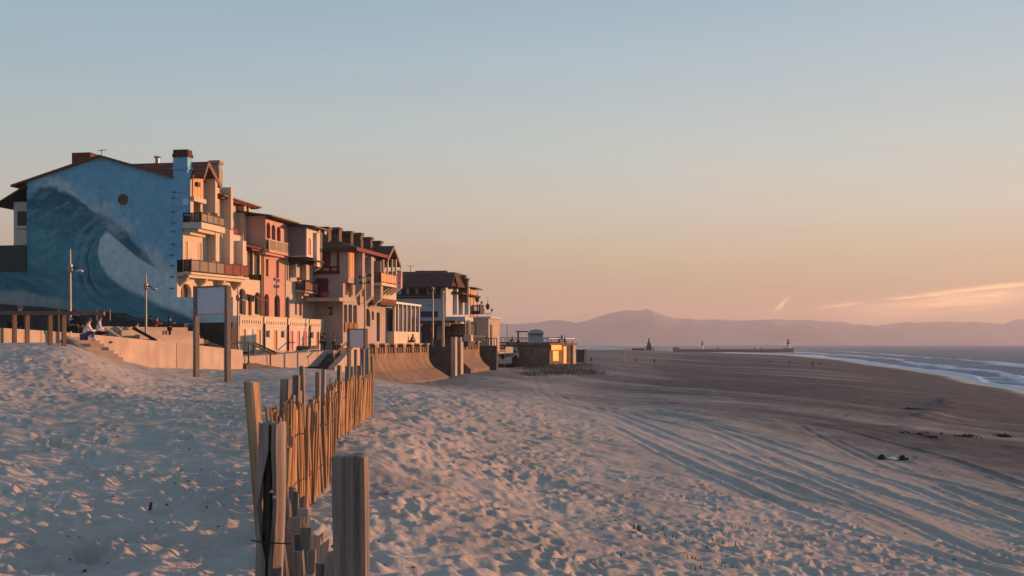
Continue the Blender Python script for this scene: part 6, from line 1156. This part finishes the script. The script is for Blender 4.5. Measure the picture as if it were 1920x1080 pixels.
# ------------------------------------------------------------------ people
def skin_obj(name, joints, edges, radii, m, parent, lvl=1):
    me = bpy.data.meshes.new(name); me.from_pydata(joints, edges, []); me.materials.append(M[m]); o = bpy.data.objects.new(name, me); COL.objects.link(o); o.parent = parent
    md = o.modifiers.new('Skin', 'SKIN'); md.use_smooth_shade = True; sv = me.skin_vertices[0].data
    for i, r in enumerate(radii): sv[i].radius = (r, r*.85) if not isinstance(r, tuple) else r
    sv[0].use_root = True
    sb = o.modifiers.new('Subdivision', 'SUBSURF'); sb.levels = lvl; sb.render_levels = lvl
    return o
def pose(kind, arms='down'):
    """joints facing +y, feet level z=0 (or seat level for sitters, see h)"""
    J = {}
    if kind in ('stand', 'walk'): pel, sp, nk = (0,0,.93), (0,0,1.2), (0,.0,1.46)
    elif kind == 'sit': pel, sp, nk = (0,0,.10), (0,.02,.37), (0,.05,.62)
    elif kind == 'slump': pel, sp, nk = (0,0,.10), (0,.10,.35), (0,.24,.55)
    elif kind == 'crouch': pel, sp, nk = (0,-.05,.17), (0,.03,.42), (0,.12,.66)
    elif kind == 'lounge': pel, sp, nk = (0,0,.10), (0,-.14,.33), (0,-.22,.56)
    J['pel'], J['sp'], J['nk'] = pel, sp, nk; lean = Vector(nk)-Vector(pel); d = lean.normalized()
    J['hd'] = tuple(Vector(nk)+Vector((0,.03,.13))); J['top'] = tuple(Vector(nk)+Vector((0,.03,.23)))
    for s, q in ((-1,'l'),(1,'r')):
        sh = Vector(nk)-d*.06+Vector((s*.175,0,0)); J['sh'+q] = tuple(sh); J['hp'+q] = (pel[0]+s*.09, pel[1], pel[2]-.03)
        if kind == 'stand': J['kn'+q] = (s*.10,.02,.49); J['an'+q] = (s*.10,-.02,.08); J['to'+q] = (s*.12,.14,.03)
        elif kind == 'walk': J['kn'+q] = (s*.09,.16*s+.04,.50); J['an'+q] = (s*.09,.24*s-.06,.09); J['to'+q] = (s*.10,.24*s+.10,.04)
        elif kind in ('sit','slump'): J['kn'+q] = (s*.12,.42,.12); J['an'+q] = (s*.12,.44,-.30); J['to'+q] = (s*.13,.60,-.34)
        elif kind == 'crouch': J['kn'+q] = (s*.12,.34,.45); J['an'+q] = (s*.12,.28,.07); J['to'+q] = (s*.13,.42,.02)
        elif kind == 'lounge': J['kn'+q] = (s*.12,.36,.34); J['an'+q] = (s*.12,.62,.06); J['to'+q] = (s*.12,.74,.10)
        if arms == 'down': el, ha = sh+Vector((s*.06,-.03,-.28)), sh+Vector((s*.07,.05,-.53))
        elif arms == 'lap': el, ha = sh+Vector((s*.08,.06,-.26)), sh+Vector((-s*.06,.26,-.34))
        elif arms == 'knees': el, ha = sh+Vector((s*.05,.14,-.22)), sh+Vector((-s*.08,.34,-.20))
        elif arms == 'out': el, ha = sh+Vector((s*.26,.02,.0)), sh+Vector((s*.48,.10,.02))
        elif arms == 'front': el, ha = sh+Vector((s*.04,.14,-.24)), sh+Vector((-s*.10,.34,-.12))
        elif arms == 'hug': el, ha = sh+Vector((s*.06,.20,-.10)), sh+Vector((-s*.05,.36,-.02))
        J['el'+q], J['ha'+q] = tuple(el), tuple(ha)
    return J
EDG = [('pel','sp'),('sp','nk'),('nk','hd'),('hd','top')]+[e for q in 'lr' for e in (('nk','sh'+q),('sh'+q,'el'+q),('el'+q,'ha'+q),('pel','hp'+q),('hp'+q,'kn'+q),('kn'+q,'an'+q),('an'+q,'to'+q))]
RAD = dict(pel=.135, sp=.125, nk=.062, hd=.092, top=.062, sh=.07, el=.045, ha=.035, hp=.095, kn=.06, an=.042, to=.035)
def person(label, place, facing, kind, arms, topm, legm, hairm='brownhair', hood=False, h=1.7, street=False, longhair=False, seat=0.0, cap=None, face=True):
    """facing: direction looked at, radians clockwise from the view direction"""
    R_ = thing('person', label, 'person', place, 'people out on the seafront', street=False, rz=-facing); R_.scale = (h/1.7,)*3; J = pose(kind, arms)
    names = list(J); names.sort(key=lambda n: 0 if n == 'pel' else 1); ix = {n: i for i, n in enumerate(names)}; rad = lambda n, k=1.0: RAD[n if n in RAD else n[:-1]]*k
    skin_obj('body', [J[n] for n in names], [(ix[a], ix[b]) for a, b in EDG], [rad(n) for n in names], 'skin', R_)
    def sub(nm, keep, k, m, extra=None):
        ks = list(keep); i2 = {n: i for i, n in enumerate(ks)}; skin_obj(nm, [J[n] for n in ks], [(i2[a], i2[b]) for a, b in EDG if a in i2 and b in i2], [rad(n, k) for n in ks], m, R_)
    J2 = dict(J); 
    for q in 'lr': a, b = Vector(J['el'+q]), Vector(J['ha'+q]); J['ha'+q] = tuple(a.lerp(b, .82))
    sub('jacket', ['pel','sp','nk','shl','shr','ell','elr','hal','har'], 1.18, topm)
    for q in 'lr': J['ha'+q] = J2['ha'+q]
    sub('trousers', ['pel','hpl','hpr','knl','knr','anl','anr'], 1.12, legm)
    for q in 'lr':
        a, t = Vector(J['an'+q]), Vector(J['to'+q]); mb = MB(); d = (t-a); c = a.lerp(t, .45); mb.ell((c.x, c.y, c.z-.02), (.05,.13,.05), 8, 6); mb.build('shoe', 'whitecloth' if kind == 'crouch' else 'black', R_)
        hv, e = Vector(J2['ha'+q]), Vector(J2['el'+q]); dr = (hv-e).normalized(); sd = dr.cross(Vector((0,0,1))); sd = (sd if sd.length > .1 else Vector((1,0,0))).normalized(); mb = MB(); mb.tube([hv-dr*.02, hv+dr*.05], [.03,.034], 8)
        for f_ in range(4): b0 = hv+dr*.045+sd*(.012*(f_-1.5)); mb.tube([b0, b0+dr*(.035+.008*(f_ in (1,2))), b0+dr*(.055+.01*(f_ in (1,2)))+Vector((0,0,-.015))], [.009,.008,.006], 5)
        mb.tube([hv+sd*.025, hv+sd*.05+dr*.03], [.011,.008], 5); mb.build('hand', 'skin', R_)
    hd = Vector(J['hd']); mb = MB(); mb.ell((hd.x, hd.y-.018, hd.z+.035), (.102,.108,.105), 12, 8)
    if longhair: mb.ell((hd.x, hd.y-.085, hd.z-.13), (.095,.06,.22), 10, 7)
    mb.build('cap' if cap else 'hair', cap or hairm, R_)
    mb = MB(); mb.ell((hd.x, hd.y+.098, hd.z-.005), (.014,.022,.024), 6, 5); [mb.ell((hd.x+s*.034, hd.y+.085, hd.z+.02), (.012,.01,.008), 6, 4) for s in (-1,1)]; mb.box(hd.x-.022, hd.x+.022, hd.y+.08, hd.y+.092, hd.z-.05, hd.z-.044); mb.build('face', 'skin', R_)
    if hood: mb = MB(); mb.ell((hd.x, hd.y-.10, hd.z-.10), (.11,.08,.10), 10, 6); mb.build('hood', topm, R_)
    return R_
def on_px(px, py, Y): return (uu(px)*Y, Y, EYE+(HY-py)*Y/F)
R = radians
def stand(label, px, py, pxh, facing, kind, arms, tm_, lm, hh=1.7, **k):
    Y = hh*F/pxh; return person(label, on_px(px, py, Y), facing, kind, arms, tm_, lm, h=hh, **k)
def sit(label, px, py, Y, facing, kind, arms, tm_, lm, **k): return person(label, on_px(px, py, Y), facing, kind, arms, tm_, lm, **k)
sit('person in black hooded top and pale cap, hunched on wall at far left', 24, 612, 57.5, R(80), 'slump', 'lap', 'black', 'black', hood=True, cap='greycloth', h=2.25)
p = sit('dark haired person in black sweatshirt with white back print, sitting by the lamp post', 134, 618, 60, R(25), 'slump', 'lap', 'black', 'black', h=2.15)
bp_ = MB(); rgp = random.Random(12)
for k in range(9): x = -.11+.026*k; bp_.box(x, x+rgp.uniform(.012,.03), -.128+.0*k, -.122, .36+rgp.uniform(-.03,.02), .40+rgp.uniform(-.01,.05))
bo = bp_.build('back_print', 'whitecloth', p); bo.rotation_euler = (-.32, 0, 0); bo.location = (0, -.03, .02)
sit('girl with long brown hair in a pale top and jeans, crouching on dune steps', 160, 638, 57.0, R(75), 'crouch', 'knees', 'whitecloth', 'denim', longhair=True, h=2.05)
sit('girl with long hair and white top sitting on the wall behind the crouching girl', 184, 628, 62, R(70), 'sit', 'lap', 'whitecloth', 'black', longhair=True, h=1.95)
sit('boy in a white shirt and jeans sitting on a low seat before the tiers', 250, 627, 76, R(70), 'slump', 'knees', 'whitecloth', 'denim', h=1.6)
sit('long haired person in dark clothes on the tiers, left one of two friends', 281, 614, 84, R(80), 'sit', 'lap', 'black', 'black', longhair=True, h=1.65)
sit('dark dressed person stretching legs on the tiers, right one of two friends', 292, 616, 82, R(85), 'sit', 'knees', 'redcloth', 'black', longhair=True, h=1.65)
stand('person in black standing alone by the tiers holding something', 318, 641, 47, R(80), 'stand', 'front', 'black', 'black', 1.65, longhair=True)
stand('long haired woman in black, left half of the embracing couple at stairs', 602, 660, 36, R(80), 'stand', 'hug', 'black', 'black', 1.66, longhair=True)
stand('person in a purple grey top, right half of the embracing couple at stairs', 608.5, 661, 35, R(-80), 'stand', 'hug', 'greycloth', 'black', 1.66)
stand('person with arms spread standing behind the stair handrail', 626.5, 661, 35, R(20), 'stand', 'out', 'greycloth', 'black', 1.6)
sit('person in black sitting on the sea wall balustrade near the veranda', 770.5, 641, 124, R(120), 'slump', 'lap', 'black', 'black', h=1.75)
sit('dark dressed person lounging on the second sea wall stretch', 868, 641, 158, R(90), 'slump', 'knees', 'black', 'black', h=1.7)
sit('person with bright blue trousers lying back on the second sea wall stretch', 881, 641.5, 158, R(80), 'lounge', 'lap', 'black', 'bluecloth', h=1.7)
for px, lab, f, tp in ((1048,'leftmost of three dark figures on the bunker roof','sit','navy'),(1053.5,'middle figure of the three on the bunker roof, arms at sides','stand','black'),(1058.5,'rightmost of three dark figures on the bunker roof','sit','black')):
    person(lab, on_px(px, 641.5 if f == 'stand' else 641.5, 192), R(160), f, 'lap' if f == 'sit' else 'down', tp, 'black', h=1.25 if f == 'stand' else 1.6)
sit('person sitting on the terrace beside the shelter left of the kiosk', 958, 640, 205, R(100), 'slump', 'lap', 'black', 'black', h=1.8)
def beachp(label, px, py, pxh, facing, kind='walk', tm_='black', lm='black', hh=1.75): 
    X, Y = hit(px, py); h = min(2.1, max(1.3, pxh*Y/F)); return person(label, (X, Y, EYE+gz(X, Y)), facing, kind, 'down', tm_, lm, h=h)
beachp('walker in dark clothes beside the orange marker pole', 1192, 680.5, 12, R(100)); beachp('walker in dark clothes in the middle of the wide beach', 1227, 684.5, 12.5, R(170)); beachp('lone walker in black nearest the water line', 1524, 690, 14, R(150))
for px, py, lab in ((1537,673.5,'small dark figure crouching at the water edge behind lone walker'),(1443,671.5,'dark figure sitting on far beach near the foam'),(1479,673,'tiny dark figure crouching at the foam line'),(1108,677,'dark figure sitting on sand right of the bunker annex')):
    X, Y = hit(px, py); Y = min(Y, 330); X = uu(px)*Y; person(lab, (X, Y, EYE+gz(X, Y)), R(90), 'crouch', 'knees', 'black', 'black', h=1.6)

# ------------------------------------------------------------------ things lying on the sand
X, Y = hit(1675, 863); g = EYE+gz(X, Y); k = Y/F
for lab, nm, cat, dx, w, hgt, m in (('black sports bag on the sand, left end of the abandoned pile','black_bag','bag',-22,13,10,'black'),('crumpled white towel between the two black bags','white_towel','towel',-2,22,6,'whitecloth'),('black rucksack lying at the right end of the pile on the sand','black_rucksack','bag',17,11,9,'black'),('pair of black shoes beside the rucksack on the sand','black_shoes','shoes',25,8,5,'black')):
    th = thing(nm, lab, cat, (X+dx*k, Y, g), street=False); mb = MB(); n = 12; mm = 8; rg2 = random.Random(int(w*7)); P = []
    mb.ell((0,0,hgt*k*.35), (w*k*.5, .22, hgt*k*.55), 14, 9); mb.v = [(x*(1+.18*sin(5*y*9+x*11)), y, z*(1+.22*sin(x*23+y*13))) for x, y, z in mb.v]; mb.build('cloth_body' if 'towel' in nm else 'body', m, th)
    if 'bag' in nm or 'ruck' in nm: MB().tube([(-w*k*.3,-.1,hgt*k*.6),(-w*k*.1,-.12,hgt*k*1.05),(w*k*.15,-.1,hgt*k*1.0),(w*k*.3,-.08,hgt*k*.6)], .02, 6).build('strap', 'darkmetal', th)
def clump(label, px, py, wpx, hpx, seed, name='seaweed_pile'):
    X, Y = hit(px, py); k = Y/F; g = EYE+gz(X, Y); rg2 = random.Random(seed); th = thing(name, label, 'seaweed', (X, Y, g), 'seaweed washed up on the beach', street=False); mb = MB()
    for i in range(16):
        x = rg2.gauss(0, .28)*wpx*k; y = rg2.gauss(0, .5); s = rg2.uniform(.12, .3)*hpx*k; mb.ell((x, y, s*.3), (s*rg2.uniform(1.2,2.6), s*rg2.uniform(1,2), s*rg2.uniform(.6,1.2)), 7, 5)
    for i in range(22): x = rg2.gauss(0,.35)*wpx*k; y = rg2.gauss(0,.5); a = rg2.uniform(0,6.3); l = .45; mb.tube([(x,y,.03),(x+l*.5*cos(a),y+l*.5*sin(a),.16*rg2.random()+.05),(x+l*cos(a),y+l*sin(a),.03)], .025, 4)
    mb.build('tangle', 'seaweed', th)
for a in (('largest dark seaweed heap on the damp sand at right', 1797, 820, 60, 11, 1),('dark seaweed heap left of the largest one', 1712, 817, 32, 8, 2),('small round seaweed clump between the two big heaps', 1749, 823, 12, 7, 3),('lone seaweed clump far right by the frame edge', 1874, 819, 14, 4, 4),('dark driftweed lump beside the broken sand scarp', 1709, 769, 9, 7, 5),('long thin seaweed line near the water edge', 1670, 697.5, 75, 3, 6)): clump(*a)
def litter():
    mb = MB(); rg2 = random.Random(21); Q = []
    for i in range(230):
        px = rg2.uniform(0, 1900); py = 745+330*rg2.random()**1.3; X, Y = hit(px, py)
        if not (560 < px < 700 and py < 960): Q.append((X, Y, rg2.uniform(.005, .015)*(.8+Y/30), rg2.uniform(0, 6.3)))
    qx = np.array([q[0] for q in Q]); qy = np.array([q[1] for q in Q]); b = ground(qx, qy); z = b+relief(qx, qy, b)
    for (X, Y, s, a), g in zip(Q, z):
        n = 6; P = [(X+s*(1+.5*sin(k*5+a*3))*cos(a+k)*1.6, Y+s*(1+.4*cos(k*3+a))*sin(a+k), g+EYE+.006) for k in range(n)]; mb.add(P+[(X, Y, g+EYE+.012+s*.5)], [(k, (k+1) % n, n) for k in range(n)])
    o = mb.build('seaweed_scraps', 'twig'); tag(o, kind='stuff')
litter()
for px, py, lab in ((106,950,'white feather stuck upright in the sand at lower left'),(199,843,'white feather lying in the left sand middle distance'),(281,955,None)):
    X, Y = hit(px, py); g = EYE+gz(X, Y)+.02
    if lab:
        th = thing('feather', lab, 'feather', (X, Y, g), street=False); mb = MB(); mb.slab((0,0,.0),(.05,0,.11),(.075,.01,.10),(.03,.01,-.005), .006); mb.build('vane', 'feather', th); MB().tube([(-.02,0,-.03),(.065,.005,.115)], .003, 5).build('quill', 'feather', th)
    else:
        th = thing('driftwood_chip', 'small brown driftwood chip standing on the left foreground sand', 'driftwood', (X, Y, g), street=False); stake_mesh(MB(), (0,0,-.03), (.012,0,.035), .03, .02, rg=random.Random(4)).build('chip', 'twig', th)
# marram: a tuft at the foot of the fence and thin cover on the low rise by the bunker
def grass(name, spots, m, seed, hgt):
    mb = MB(); rg2 = random.Random(seed)
    for X, Y, n, r in spots:
        for i in range(n):
            x = X+rg2.gauss(0, r); y = Y+rg2.gauss(0, r); g = gz(x, y)+EYE; a = rg2.uniform(0, 6.3); l = hgt*rg2.uniform(.5, 1.2); w = .006+hgt*.012; bx, by = cos(a)*l*.35, sin(a)*l*.35
            mb.add([(x-w,y,g-.03),(x+w,y,g-.03),(x+bx*.5+w*.6,y+by*.5,g+l*.65),(x+bx*.5-w*.6,y+by*.5,g+l*.65),(x+bx,y+by,g+l*.95)], [(0,1,2,3),(3,2,4)])
    o = mb.build(name, m); tag(o, kind='stuff'); return o
M['marram'] = mat('marram_grass', (.13,.12,.045), .7, .3, 8); M['drygrass'] = mat('dry_dune_grass', (.10,.085,.055), .8, .3, 8)
X, Y = hit(640, 846); grass('marram_tuft', [(X, Y, 60, .14)], 'marram', 31, .16)
rg3 = random.Random(33); grass('dune_grass', [(*hit(rg3.uniform(985, 1120), rg3.uniform(684, 705)), 26, .8) for _ in range(110)], 'drygrass', 34, .55)
rg3 = random.Random(35); sp = []
for _ in range(26): q = hit(rg3.uniform(1150, 1420), rg3.uniform(985, 1075)); sp.append((*q, 4, .05))
grass('dune_sprouts', sp, 'marram', 36, .07)
S.cycles.use_denoising = True; S.cycles.volume_bounces = 1
